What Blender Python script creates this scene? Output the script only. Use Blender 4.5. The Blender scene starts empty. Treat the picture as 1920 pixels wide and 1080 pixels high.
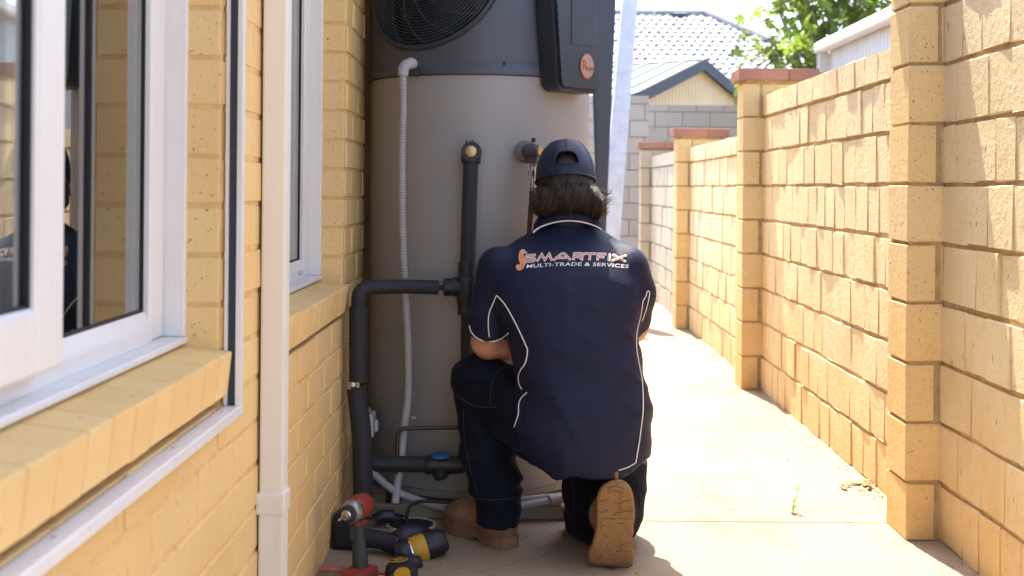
import bpy, bmesh, math, random
import numpy as np
from mathutils import Vector, Matrix
from mathutils.bvhtree import BVHTree

rnd = random.Random(11)
C = bpy.context.scene.collection
SC = bpy.context.scene
R = math.radians

# ------------------------------------------------------------------ camera
CAM_H, FOC = 1.005, 2200.0            # eye height; focal length in photo pixels (1920 wide)
ROLL = R(0.5)
cam_d = bpy.data.cameras.new('camera')
cam_d.sensor_width = 36.0
cam_d.lens = FOC / 1920 * 36.0
cam_d.shift_x = -19 / 1920
cam_d.shift_y = -188 / 1920
cam_d.clip_start, cam_d.clip_end = 0.05, 2000
cam_d.dof.use_dof = True
cam_d.dof.focus_distance = 3.2
cam_d.dof.aperture_fstop = 5.0
cam = bpy.data.objects.new('camera', cam_d)
C.objects.link(cam)
cam.matrix_world = Matrix.Translation((0, 0, CAM_H)) @ Matrix.Rotation(R(90), 4, 'X') @ Matrix.Rotation(ROLL, 4, 'Z')
SC.camera = cam

# ------------------------------------------------------------------ sky and sun
SUN_DIR = Vector((0.17, -1.0, -2.6)).normalized()      # the way the light travels
sun_el = math.asin(-SUN_DIR.z)
sun_az = math.atan2(-SUN_DIR.x, -SUN_DIR.y)             # clockwise from +Y
W = bpy.data.worlds.new('World'); SC.world = W; W.use_nodes = True
wn = W.node_tree.nodes; wl = W.node_tree.links
sky = wn.new('ShaderNodeTexSky'); sky.sky_type = 'NISHITA'; sky.sun_disc = False
sky.sun_elevation = sun_el; sky.sun_rotation = sun_az
sky.air_density = 1.0; sky.dust_density = 2.5; sky.ozone_density = 1.0
bg = wn['Background']; bg.inputs['Strength'].default_value = 0.15
wl.new(sky.outputs['Color'], bg.inputs['Color'])
sun_d = bpy.data.lights.new('sun', 'SUN'); sun_d.energy = 3.7; sun_d.angle = R(0.5); sun_d.color = (1.0, 0.90, 0.74)
sun = bpy.data.objects.new('sun', sun_d); C.objects.link(sun)
sun.rotation_euler = SUN_DIR.to_track_quat('-Z', 'Y').to_euler(); sun.location = (-3, 12, 20)
vs = SC.view_settings
vs.view_transform = 'Standard'; vs.look = 'None'; vs.gamma = 1.0; vs.use_curve_mapping = False
vs.exposure = 2.05

# ------------------------------------------------------------------ measuring helpers
CR, SR = math.cos(ROLL), math.sin(ROLL)
def at(x, y, Y):
    """world point at distance Y for a measured point of the photograph"""
    dx, dy = x - 979, y - 352
    ux, uy = dx * CR + dy * SR, -dx * SR + dy * CR
    return Vector((ux / FOC * Y, Y, CAM_H - uy / FOC * Y))
def gat(x, y, z=0.0):
    dx, dy = x - 979, y - 352
    ux, uy = dx * CR + dy * SR, -dx * SR + dy * CR
    Y = FOC * (CAM_H - z) / uy
    return Vector((ux / FOC * Y, Y, z))

# ------------------------------------------------------------------ materials
def hexl(r, g, b): return (r, g, b, 1)
class NT:
    def __init__(s, name):
        s.m = bpy.data.materials.new(name); s.m.use_nodes = True
        s.n = s.m.node_tree.nodes; s.l = s.m.node_tree.links
        s.p = s.n['Principled BSDF']; s.geo = None
    def pos(s):
        if not s.geo: s.geo = s.n.new('ShaderNodeNewGeometry')
        return s.geo.outputs['Position']
    def obj(s):
        t = s.n.new('ShaderNodeTexCoord'); return t.outputs['Object']
    def mapping(s, v, sc=(1,1,1), rot=(0,0,0)):
        m = s.n.new('ShaderNodeMapping'); m.inputs['Scale'].default_value = sc; m.inputs['Rotation'].default_value = rot
        s.l.new(v, m.inputs['Vector']); return m.outputs['Vector']
    def noise(s, v, scale, detail=4, rough=0.55):
        t = s.n.new('ShaderNodeTexNoise'); t.inputs['Scale'].default_value = scale
        t.inputs['Detail'].default_value = detail; t.inputs['Roughness'].default_value = rough
        s.l.new(v, t.inputs['Vector']); return t.outputs['Fac']
    def voro(s, v, scale, feat='F1'):
        t = s.n.new('ShaderNodeTexVoronoi'); t.feature = feat; t.inputs['Scale'].default_value = scale
        s.l.new(v, t.inputs['Vector']); return t.outputs['Distance']
    def ramp(s, f, stops):
        t = s.n.new('ShaderNodeValToRGB'); e = t.color_ramp.elements
        while len(e) < len(stops): e.new(0.5)
        for k, (p, c) in enumerate(stops):
            e[k].position = p; e[k].color = c if len(c) == 4 else (*c, 1)
        s.l.new(f, t.inputs['Fac']); return t.outputs['Color']
    def val(s, f, a, b, c=0.0, d=1.0):
        t = s.n.new('ShaderNodeMapRange'); t.inputs[1].default_value = a; t.inputs[2].default_value = b
        t.inputs[3].default_value = c; t.inputs[4].default_value = d; s.l.new(f, t.inputs[0]); return t.outputs[0]
    def mix(s, f, a, b, mode='MIX'):
        t = s.n.new('ShaderNodeMix'); t.data_type = 'RGBA'; t.blend_type = mode
        if isinstance(f, (int, float)): t.inputs[0].default_value = f
        else: s.l.new(f, t.inputs[0])
        for k, c in ((6, a), (7, b)):
            if isinstance(c, (tuple, list)): t.inputs[k].default_value = c if len(c) == 4 else (*c, 1)
            else: s.l.new(c, t.inputs[k])
        return t.outputs[2]
    def math(s, op, a, b=None):
        t = s.n.new('ShaderNodeMath'); t.operation = op
        for k, c in ((0, a), (1, b)):
            if c is None: continue
            if isinstance(c, (int, float)): t.inputs[k].default_value = c
            else: s.l.new(c, t.inputs[k])
        return t.outputs[0]
    def bump(s, h, strength=0.3, dist=0.01, prev=None):
        t = s.n.new('ShaderNodeBump'); t.inputs['Strength'].default_value = strength; t.inputs['Distance'].default_value = dist
        s.l.new(h, t.inputs['Height'])
        if prev is not None: s.l.new(prev, t.inputs['Normal'])
        return t.outputs['Normal']
    def random(s):
        t = s.n.new('ShaderNodeObjectInfo'); return t.outputs['Random']
    def set(s, **k):
        nm = dict(color='Base Color', rough='Roughness', metal='Metallic', normal='Normal', spec='Specular IOR Level',
                  trans='Transmission Weight', ior='IOR', coat='Coat Weight', sheen='Sheen Weight', alpha='Alpha', sub='Subsurface Weight')
        for a, v in k.items():
            i = s.p.inputs[nm[a]]
            if isinstance(v, bpy.types.NodeSocket): s.l.new(v, i)
            elif isinstance(v, tuple) and len(v) == 3: i.default_value = (*v, 1)
            else: i.default_value = v
        return s.m

def simple(name, col, rough=0.5, metal=0.0, var=0.12, nscale=14, bump=0.0, bscale=200, spec=0.5, coat=0.0):
    t = NT(name)
    n = t.noise(t.pos(), nscale, 5)
    lo = tuple(c * (1 - var) for c in col); hi = tuple(min(1, c * (1 + var)) for c in col)
    col_s = t.ramp(n, [(0.3, lo), (0.7, hi)])
    k = dict(color=col_s, rough=t.val(n, 0.3, 0.7, max(0.02, rough - 0.08), min(1, rough + 0.08)), metal=metal, spec=spec, coat=coat)
    if bump: k['normal'] = t.bump(t.noise(t.pos(), bscale, 3), bump, 0.002)
    return t.set(**k)

def brick_mat(name, base, alt, pits=0.0, rock=0.5, stain=(0.20, 0.12, 0.05), streak=True, bounce_stain=None):
    """sandy clay brick: tint differs from brick to brick, grain, pits and drag marks"""
    t = NT(name)
    p = t.pos(); r = t.random()
    c = t.mix(r, base, alt)
    big = t.noise(p, 3.0, 4)
    c = t.mix(t.val(big, 0.35, 0.75, 0, 0.35), c, tuple(x * 0.72 for x in base))
    fine = t.noise(p, 160, 5, 0.7)
    c = t.mix(t.val(fine, 0.35, 0.7, 0.0, 0.3), c, tuple(min(1, x * 1.25 + 0.03) for x in base))
    sp = t.noise(t.mapping(p, (75, 75, 18) if streak else (130, 130, 110)), 1.0, 2, 0.5)
    mark = t.val(sp, 0.69 - 0.05 * pits, 0.75 - 0.05 * pits, 0, 1)
    c = t.mix(t.math('MULTIPLY', mark, 0.8), c, stain)
    pit = t.noise(t.mapping(p, (150, 150, 120)), 1.0, 2, 0.5)
    pm = t.val(pit, 0.72 - 0.06 * pits, 0.76 - 0.06 * pits, 0, 1)
    c = t.mix(t.math('MULTIPLY', pm, 0.85 if pits else 0.3), c, tuple(x * 0.35 for x in stain))
    if bounce_stain:                                     # bounced light's yellow near the ground and splashed soil, painted in uneven tongues
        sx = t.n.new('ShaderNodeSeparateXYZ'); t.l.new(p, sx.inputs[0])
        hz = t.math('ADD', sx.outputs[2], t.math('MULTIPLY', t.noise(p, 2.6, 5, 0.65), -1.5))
        c = t.mix(t.val(hz, -0.05, -0.75, 0, 0.75), c, bounce_stain)
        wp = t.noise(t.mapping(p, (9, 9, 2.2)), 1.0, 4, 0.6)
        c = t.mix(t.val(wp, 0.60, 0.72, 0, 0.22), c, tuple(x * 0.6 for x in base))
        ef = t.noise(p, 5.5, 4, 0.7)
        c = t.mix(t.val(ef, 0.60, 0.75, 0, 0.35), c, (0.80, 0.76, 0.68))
    h1 = t.noise(p, 45, 6, 0.65)
    h2 = t.noise(p, 190, 4, 0.6)
    hh = t.math('ADD', t.math('MULTIPLY', h1, 1.0), t.math('MULTIPLY', h2, 0.35))
    hh = t.math('SUBTRACT', hh, t.math('MULTIPLY', t.math('ADD', mark, pm), 0.5))
    return t.set(color=c, rough=0.86, spec=0.3, normal=t.bump(hh, rock, 0.006))

M = {}
M['fence'] = brick_mat('fence_brick', (0.80, 0.655, 0.405), (0.84, 0.72, 0.49), 0.0, 1.0, bounce_stain=(0.66, 0.42, 0.16))
M['fence_pier'] = brick_mat('pier_brick', (0.79, 0.585, 0.29), (0.82, 0.645, 0.37), 0.5, 0.55, streak=False, bounce_stain=(0.66, 0.40, 0.13))
M['fence_grey'] = brick_mat('grey_fence_brick', (0.46, 0.42, 0.35), (0.54, 0.49, 0.41), 0.0, 0.6, bounce_stain=(0.46, 0.38, 0.26))
M['block'] = brick_mat('grey_block', (0.40, 0.37, 0.33), (0.48, 0.45, 0.40), 0.0, 0.3)
M['house'] = brick_mat('house_brick', (0.83, 0.545, 0.225), (0.85, 0.595, 0.275), 0.0, 0.22, stain=(0.55, 0.33, 0.12))
M['reveal'] = brick_mat('reveal_brick', (0.83, 0.555, 0.245), (0.85, 0.60, 0.295), 0.5, 0.3, stain=(0.40, 0.23, 0.09), streak=False)
M['mortar'] = simple('mortar', (0.52, 0.37, 0.20), 0.95, var=0.25, nscale=30, bump=0.5, bscale=150)
M['mortar_grey'] = simple('grey_mortar', (0.30, 0.26, 0.20), 0.95, var=0.2, nscale=30, bump=0.4)
M['house_mortar'] = simple('house_mortar', (0.78, 0.51, 0.22), 0.95, var=0.12, nscale=25, bump=0.4, bscale=150)
M['cap'] = brick_mat('red_cap_tile', (0.33, 0.165, 0.12), (0.38, 0.20, 0.15), 0.0, 0.3, stain=(0.2, 0.09, 0.06))
def concrete():
    t = NT('concrete')
    p = t.pos()
    a = t.noise(p, 1.3, 6, 0.6); b = t.noise(p, 22, 5, 0.65); f = t.noise(p, 240, 3, 0.6)
    c = t.ramp(a, [(0.3, (0.27, 0.210, 0.148)), (0.7, (0.33, 0.265, 0.195))])
    c = t.mix(t.val(b, 0.4, 0.75, 0, 0.4), c, (0.28, 0.21, 0.16))
    c = t.mix(t.val(f, 0.5, 0.75, 0, 0.3), c, (0.46, 0.40, 0.34))
    d = t.noise(p, 60, 2, 0.4)
    c = t.mix(t.val(d, 0.70, 0.75, 0, 0.8), c, (0.10, 0.075, 0.055))
    e = t.noise(t.mapping(p, (2.2, 0.9, 1)), 1.0, 7, 0.7)
    c = t.mix(t.val(e, 0.52, 0.70, 0, 0.55), c, (0.17, 0.12, 0.075))
    g = t.voro(t.mix(0.12, p, t.noise(p, 7, 3)), 1.1, 'DISTANCE_TO_EDGE')
    c = t.mix(t.val(g, 0.0035, 0.0, 0, 0.5), c, (0.10, 0.07, 0.05))
    hh = t.math('ADD', f, t.math('MULTIPLY', b, 0.8))
    return t.set(color=c, rough=0.88, spec=0.3, normal=t.bump(hh, 0.35, 0.003))
M['concrete'] = concrete()
M['soil'] = simple('soil', (0.20, 0.15, 0.10), 0.95, var=0.3, nscale=5, bump=0.5, bscale=60)
def grimy(name, col, rough, dirt):
    t = NT(name); p = t.pos()
    a = t.noise(t.mapping(p, (14, 14, 3)), 1.0, 5, 0.65); b = t.noise(p, 55, 4, 0.7); n = t.noise(p, 4, 3)
    c = t.ramp(n, [(0.3, tuple(x * 0.96 for x in col)), (0.7, col)])
    c = t.mix(t.val(a, 0.55, 0.8, 0, 0.30), c, dirt)
    c = t.mix(t.val(b, 0.66, 0.78, 0, 0.35), c, dirt)
    return t.set(color=c, rough=t.val(b, 0.3, 0.7, rough - 0.06, rough + 0.15), spec=0.5, normal=t.bump(b, 0.05, 0.002))
M['white_frame'] = grimy('white_aluminium', (0.82, 0.79, 0.77), 0.32, (0.50, 0.42, 0.32))
M['white_pipe'] = grimy('white_pvc', (0.84, 0.79, 0.72), 0.4, (0.58, 0.49, 0.38))
M['gasket'] = simple('black_rubber', (0.015, 0.015, 0.02), 0.6)
def glass():
    t = NT('window_glass')
    n = t.noise(t.pos(), 1.2, 2)
    return t.set(color=(0.80, 0.84, 0.84), rough=0.0, trans=1.0, ior=1.85, normal=t.bump(n, 0.02, 0.02))
M['glass'] = glass()
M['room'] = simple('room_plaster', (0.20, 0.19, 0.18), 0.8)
M['curtain'] = simple('curtain_cloth', (0.78, 0.75, 0.70), 0.9, nscale=9)
M['soffit'] = simple('soffit', (0.75, 0.72, 0.68), 0.7)
def tank_mat(name, a, b, rough, metal):
    t = NT(name)
    p = t.pos()
    n = t.noise(p, 1.6, 4); f = t.noise(t.mapping(p, (1, 1, 6)), 120, 3)
    c = t.ramp(n, [(0.3, a), (0.7, b)])
    d = t.noise(p, 35, 3)
    c = t.mix(t.val(d, 0.6, 0.8, 0, 0.12), c, tuple(x * 0.6 for x in a))
    return t.set(color=c, rough=t.val(f, 0.3, 0.7, rough - 0.03, rough + 0.05), metal=metal, spec=0.5, normal=t.bump(n, 0.04, 0.02))
M['tank'] = tank_mat('taupe_tank_paint', (0.300, 0.288, 0.294), (0.330, 0.316, 0.320), 0.46, 0.12)
M['shroud'] = tank_mat('slate_shroud_paint', (0.066, 0.073, 0.098), (0.080, 0.086, 0.110), 0.42, 0.12)
M['grille'] = simple('grille_black', (0.022, 0.030, 0.045), 0.4)
M['box_black'] = simple('controller_plastic', (0.018, 0.024, 0.038), 0.42, bump=0.06, bscale=500)
M['black_pipe'] = simple('black_foam_lagging', (0.020, 0.021, 0.028), 0.7, bump=0.15, bscale=300)
M['black_plastic'] = simple('black_plastic', (0.014, 0.016, 0.024), 0.45)
M['conduit'] = simple('grey_conduit', (0.36, 0.35, 0.36), 0.5)
M['copper'] = simple('dull_copper', (0.085, 0.065, 0.06), 0.45, 0.6)
M['brass'] = simple('brass', (0.52, 0.40, 0.22), 0.42, 0.9, var=0.3, nscale=300)
M['steel'] = simple('steel', (0.55, 0.55, 0.56), 0.28, 1.0)
M['blue'] = simple('blue_plastic', (0.01, 0.10, 0.32), 0.45)
M['white_plastic'] = simple('white_plastic', (0.60, 0.58, 0.55), 0.4)
M['navy_post'] = simple('charcoal_steel', (0.035, 0.045, 0.06), 0.5)
M['red'] = grimy('red_plastic', (0.27, 0.038, 0.026), 0.42, (0.12, 0.05, 0.04))
M['red_rod'] = simple('painted_rod', (0.42, 0.14, 0.11), 0.45, var=0.25, nscale=60)
M['grip'] = simple('rubber_grip', (0.028, 0.032, 0.034), 0.65, bump=0.1, bscale=400)
M['yellow'] = grimy('yellow_plastic', (0.50, 0.28, 0.015), 0.42, (0.25, 0.15, 0.04))
M['navy_tool'] = simple('dark_tool_plastic', (0.012, 0.014, 0.024), 0.5)

# ------------------------------------------------------------------ object helpers
def link(name, me, mat=None, parent=None, smooth=False):
    o = bpy.data.objects.new(name, me); C.objects.link(o)
    if mat is not None and not me.materials:
        for x in (mat if isinstance(mat, list) else [mat]): me.materials.append(x)
    if smooth: me.polygons.foreach_set('use_smooth', [True] * len(me.polygons))
    if parent is not None:
        o.parent = parent
        o.matrix_parent_inverse = parent.matrix_world.inverted() if parent.type != 'EMPTY' else Matrix.Translation(-parent.location)
    return o
def raw(name, v, f, mat=None, parent=None, smooth=False):
    me = bpy.data.meshes.new(name); me.from_pydata([tuple(x) for x in v], [], f); me.update()
    return link(name, me, mat, parent, smooth)
def from_bm(name, bm, mat=None, parent=None, smooth=False):
    me = bpy.data.meshes.new(name); bm.to_mesh(me); bm.free()
    return link(name, me, mat, parent, smooth)
def tag(o, label=None, cat=None, group=None, kind=None):
    if label: o['label'] = label
    if cat: o['category'] = cat
    if group: o['group'] = group
    if kind: o['kind'] = kind
    return o
def empty(name, loc, label=None, cat=None, group=None, kind=None):
    o = bpy.data.objects.new(name, None); C.objects.link(o); o.location = loc; o.empty_display_size = 0.1
    return tag(o, label, cat, group, kind)

def bm_box(bm, lo, hi, bev=0.0, seg=1, mtx=None):
    lo, hi = Vector(lo), Vector(hi)
    r = bmesh.ops.create_cube(bm, size=1.0)
    vs_ = r['verts']
    for v in vs_:
        v.co = Vector((lo[k] + (v.co[k] + 0.5) * (hi[k] - lo[k]) for k in range(3)))
    if bev > 0:
        es = list({e for v in vs_ for e in v.link_edges})
        rr = bmesh.ops.bevel(bm, geom=es, offset=bev, segments=seg, affect='EDGES', profile=0.6)
        vs_ = list({v for f in rr['faces'] for v in f.verts} | {v for v in vs_ if v.is_valid})
    if mtx is not None:
        for v in vs_: v.co = mtx @ v.co
    return vs_
def box(name, lo, hi, mat, parent=None, bev=0.002, seg=1, mtx=None):
    bm = bmesh.new(); bm_box(bm, lo, hi, bev, seg, mtx)
    return from_bm(name, bm, mat, parent)

def frame_at(d):
    d = d.normalized(); up = Vector((0, 0, 1)) if abs(d.z) < 0.95 else Vector((1, 0, 0))
    a = d.cross(up).normalized(); b = a.cross(d).normalized()
    return a, b
def bm_tube(bm, pts, rad, seg=12, cap=True):
    pts = [Vector(p) for p in pts]; n = len(pts)
    rad = rad if isinstance(rad, (list, tuple)) else [rad] * n
    rings = []; a = None
    for i, p in enumerate(pts):
        d = (pts[min(i + 1, n - 1)] - pts[max(i - 1, 0)])
        if d.length < 1e-9: d = Vector((0, 0, 1))
        d.normalize()
        if a is None: a, b = frame_at(d)
        else:
            a = (a - d * a.dot(d)); 
            if a.length < 1e-6: a, b = frame_at(d)
            a.normalize(); b = d.cross(a)
        b = d.cross(a)
        rings.append([bm.verts.new(p + (a * math.cos(2 * math.pi * k / seg) + b * math.sin(2 * math.pi * k / seg)) * rad[i]) for k in range(seg)])
    for i in range(n - 1):
        for k in range(seg):
            bm.faces.new((rings[i][k], rings[i][(k + 1) % seg], rings[i + 1][(k + 1) % seg], rings[i + 1][k]))
    if cap:
        bm.faces.new(rings[0][::-1]); bm.faces.new(rings[-1])
def smooth_path(pts, sub=6):
    """Catmull-Rom through the points"""
    P = [Vector(p) for p in pts]; out = []
    for i in range(len(P) - 1):
        p0, p1, p2, p3 = P[max(i - 1, 0)], P[i], P[i + 1], P[min(i + 2, len(P) - 1)]
        for k in range(sub):
            t = k / sub
            out.append(0.5 * ((2 * p1) + (p2 - p0) * t + (2 * p0 - 5 * p1 + 4 * p2 - p3) * t * t + (3 * p1 - p0 - 3 * p2 + p3) * t ** 3))
    out.append(P[-1]); return out
def round_path(pts, r, n=7):
    """polyline with its corners rounded to radius r"""
    P = [Vector(p) for p in pts]; out = [P[0]]
    for i in range(1, len(P) - 1):
        a, b, c = P[i - 1], P[i], P[i + 1]
        u, w = (a - b), (c - b); t = min(r, u.length * 0.49, w.length * 0.49)
        p, q = b + u.normalized() * t, b + w.normalized() * t
        for k in range(n + 1):
            s = k / n; out.append(p * (1 - s) ** 2 + b * 2 * s * (1 - s) + q * s * s)
    out.append(P[-1]); return out
def tube(name, pts, rad, mat, parent=None, seg=12, cap=True):
    bm = bmesh.new(); bm_tube(bm, pts, rad, seg, cap)
    o = from_bm(name, bm, mat, parent, True); sharp(o); return o
def sharp(o, ang=40):
    me = o.data
    try: me.set_sharp_from_angle(angle=R(ang))
    except Exception: pass
def bm_lathe(bm, prof, seg=32, mtx=None, close=True):
    """prof: (radius, z) pairs turned about z"""
    rings = []
    for r, z in prof:
        if r < 1e-6: rings.append([bm.verts.new((0, 0, z))])
        else: rings.append([bm.verts.new((r * math.cos(2 * math.pi * k / seg), r * math.sin(2 * math.pi * k / seg), z)) for k in range(seg)])
    for a, b in zip(rings[:-1], rings[1:]):
        for k in range(seg):
            q = [a[k % len(a)], a[(k + 1) % len(a)], b[(k + 1) % len(b)], b[k % len(b)]]
            u = []
            for v in q:
                if v not in u: u.append(v)
            if len(u) >= 3: bm.faces.new(u)
    if mtx is not None:
        for rg in rings:
            for v in rg: v.co = mtx @ v.co
def axis_mtx(loc, d, roll=0):
    """local +z along d"""
    return Matrix.Translation(loc) @ Vector(d).to_track_quat('Z', 'Y').to_matrix().to_4x4() @ Matrix.Rotation(roll, 4, 'Z')
def lathe(name, prof, mat, parent=None, seg=32, mtx=None):
    bm = bmesh.new(); bm_lathe(bm, prof, seg, mtx)
    bmesh.ops.recalc_face_normals(bm, faces=bm.faces)
    o = from_bm(name, bm, mat, parent, True); sharp(o); return o
def prism(name, poly, d, mat, parent=None, mtx=None, bev=0.0, smooth=False):
    """polygon in local xy, extruded to z = d"""
    bm = bmesh.new()
    a = [bm.verts.new((x, y, 0)) for x, y in poly]; b = [bm.verts.new((x, y, d)) for x, y in poly]
    bm.faces.new(a[::-1]); bm.faces.new(b)
    for k in range(len(poly)): bm.faces.new((a[k], a[(k + 1) % len(a)], b[(k + 1) % len(a)], b[k]))
    bmesh.ops.recalc_face_normals(bm, faces=bm.faces)
    if bev:
        es = [e for e in bm.edges if e.calc_face_angle(0) > R(35)]
        bmesh.ops.bevel(bm, geom=es, offset=bev, segments=2, affect='EDGES')
    if mtx is not None: bmesh.ops.transform(bm, matrix=mtx, verts=bm.verts)
    o = from_bm(name, bm, mat, parent, smooth)
    if smooth: sharp(o)
    return o

# ------------------------------------------------------------------ bricks
def brick_meshes(tag_, mat, n, lo, hi, bev, jit):
    """n slightly different worn bricks filling lo..hi (unit block scaled per object)"""
    out = []
    for k in range(n):
        bm = bmesh.new(); bm_box(bm, lo, hi, bev, 1)
        for v in bm.verts:
            v.co += Vector((rnd.uniform(-jit, jit), rnd.uniform(-jit, jit), rnd.uniform(-jit, jit)))
        me = bpy.data.meshes.new(tag_); bm.to_mesh(me); bm.free(); me.materials.append(mat); out.append(me)
    return out
def put_brick(me, name, loc, sc, parent, rot=None):
    o = bpy.data.objects.new(name, me); C.objects.link(o); o.parent = parent
    o.matrix_parent_inverse = Matrix.Translation(-parent.location)
    o.location = loc; o.scale = sc
    if rot: o.rotation_euler = rot
    return o

# ------------------------------------------------------------------ ground
def ground_sheet():
    n = 24
    v = []; f = []
    xs = [-400, -60, -10, -3, 1.6, 6, 20, 80, 400]; ys = [-60, -6, 0, 4, 9, 14, 30, 90, 600]
    for y in ys:
        for x in xs: v.append((x, y, -0.02))
    for j in range(len(ys) - 1):
        for i in range(len(xs) - 1):
            a = j * len(xs) + i; f.append((a, a + 1, a + 1 + len(xs), a + len(xs)))
    return tag(raw('ground', v, f, M['soil']), kind='structure')
ground_sheet()
path = empty('path', (0.3, 0, 0), kind='structure')
bm = bmesh.new(); bm_box(bm, (-0.75, -4, -0.017), (1.33, 12.2, -0.008)); from_bm('joint_bed', bm, M['mortar_grey'], path)
slab_y = [-4, -1.2, 1.05, 3.55, 5.78, 8.25, 10.6, 12.2]
for a, b in zip(slab_y[:-1], slab_y[1:]):
    bm = bmesh.new(); bm_box(bm, (-0.7, a + 0.0028, -0.015), (1.30, b - 0.0028, 0.0), 0.004)
    from_bm('slab', bm, M['concrete'], path)

cw = []
for k, x in enumerate(range(1214, 1660, 9)):
    y = 950 + (x - 1214) * 0.027 + 1.3 * math.sin(k * 0.9) + 0.7 * math.sin(k * 2.3)
    cw.append(gat(x, y))
bm = bmesh.new()
for a, b in zip(cw[:-1], cw[1:]):
    w0 = rnd.uniform(0.0004, 0.0013)
    bm.faces.new([bm.verts.new(q + Vector((0, d, 0.0012))) for q, d in ((a, -w0), (b, -w0), (b, w0), (a, w0))])
from_bm('crack', bm, M['soil'], path)

# ------------------------------------------------------------------ boundary fence on the right
CO = 0.172                                        # course height
PX, WX = 1.11, 1.21                               # pier face, wall face
PY = [3.377 + 2.53 * k for k in range(-1, 4)]     # fronts of the piers
PD = 0.175                                        # pier depth
fence_me = brick_meshes('brick', M['fence'], 9, (-0.5, -0.5, -0.5), (0.5, 0.5, 0.5), 0.014, 0.020)
grey_me = brick_meshes('brick', M['fence_grey'], 5, (-0.5, -0.5, -0.5), (0.5, 0.5, 0.5), 0.02, 0.012)
pier_me = brick_meshes('brick', M['fence_pier'], 6, (-0.5, -0.5, -0.5), (0.5, 0.5, 0.5), 0.018, 0.012)
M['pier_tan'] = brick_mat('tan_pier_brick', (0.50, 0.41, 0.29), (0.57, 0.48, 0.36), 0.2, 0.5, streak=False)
pier_gm = brick_meshes('brick', M['pier_tan'], 3, (-0.5, -0.5, -0.5), (0.5, 0.5, 0.5), 0.018, 0.012)
def wall_bay(y0, y1, courses, label, meshes, mort):
    root = empty('boundary_wall', (WX + 0.055, (y0 + y1) / 2, 0), label, 'wall', 'fence bays between the brick piers')
    top = courses * CO + 0.1
    box('mortar', (WX + 0.007, y0, -0.01), (WX + 0.10, y1, top - 0.012), mort, root, 0.0)
    for c in range(courses + 1):
        z0 = c * CO; h = CO - 0.0125 if c < courses else 0.1
        y = y0 + rnd.uniform(0, 0.004)
        first = True
        while y < y1 - 0.02:
            w = rnd.choice([0.135, 0.15, 0.115, 0.16, 0.125, 0.185, 0.145])
            if first: w *= rnd.uniform(0.4, 1.0); first = False
            if y + w > y1 - 0.05: w = y1 - y - 0.003
            proud = rnd.uniform(-0.003, 0.003) + (0.004 if c == courses else 0)
            d = 0.115 + proud
            put_brick(rnd.choice(meshes), 'brick', (WX + 0.115 - d / 2 - proud * 0, y + w / 2, z0 + h / 2 + rnd.uniform(-0.001, 0.001)),
                      (d, w - 0.0022, h - rnd.uniform(0, 0.003)), root, (0, 0, rnd.uniform(-0.012, 0.012)))
            y += w
    return root
def pier(y0, courses, label, meshes, mort, cap=True, dx=0.0):
    root = empty('brick_pier', (PX + 0.175 + dx, y0 + PD / 2, 0), label, 'pier', 'piers of the boundary fence')
    top = courses * CO
    x0, x1 = PX + dx, PX + 0.35 + dx
    box('mortar', (x0 + 0.008, y0 + 0.008, -0.01), (x1 - 0.01, y0 + PD - 0.008, top - 0.002), mort, root, 0.0)
    for c in range(courses):
        z0 = c * CO; h = CO - 0.010
        long_first = c % 2 == 0
        w = 0.083 if long_first else 0.108
        gap = 0.014 if long_first else 0.002
        for a, b in ((0, w), (w + gap, 0.35)):
            j = rnd.uniform(-0.003, 0.003)
            put_brick(rnd.choice(meshes), 'brick', (x0 + (a + b) / 2 + j * 0.5, y0 + PD / 2 + (0.006 if a > 0 else j * 0.5), z0 + h / 2),
                      (b - a - 0.001, PD + j, h), root, (0, 0, rnd.uniform(-0.01, 0.01)))
    if cap:
        for a, b in ((-0.027, 0.222), (0.225, 0.375)):
            bm = bmesh.new(); bm_box(bm, (x0 + a, y0 - 0.03, top + 0.008), (x0 + b, y0 + PD + 0.03, top + 0.066), 0.004, 2)
            for v in bm.verts: v.co += Vector([rnd.uniform(-0.0012, 0.0012) for _ in range(3)])
            from_bm('cap_tile', bm, M['cap'], root)
        box('cap_mortar', (x0 + 0.01, y0 + 0.01, top - 0.002), (x1 - 0.01, y0 + PD - 0.01, top + 0.012), mort, root, 0.0)
    return root
wall_bay(PY[0] + PD, PY[1], 9, 'tall cream brick fence bay at the right edge, in front of the nearest pier', fence_me, M['mortar'])
wall_bay(PY[1] + PD, PY[2], 8, 'cream brick fence bay between the nearest pier and the middle red capped pier', fence_me, M['mortar'])
wall_bay(PY[2] + PD, PY[3], 7, 'low cream brick fence bay behind the middle red capped pier', fence_me, M['mortar'])
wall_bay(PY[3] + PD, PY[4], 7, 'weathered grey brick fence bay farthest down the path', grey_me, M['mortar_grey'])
pier(PY[1], 10, 'nearest cream brick pier with pitted front, its top cut off by the picture', pier_me, M['mortar'])
pier(PY[2], 9, 'tall cream brick pier with large red cap under the fig leaves', pier_me, M['mortar'])
pier(PY[3], 8, 'cream brick pier with red cap before the grey fence bay', pier_me, M['mortar'])
pier(PY[4], 8, 'farthest red capped pier beyond the grey fence bay', pier_gm, M['mortar_grey'])

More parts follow.
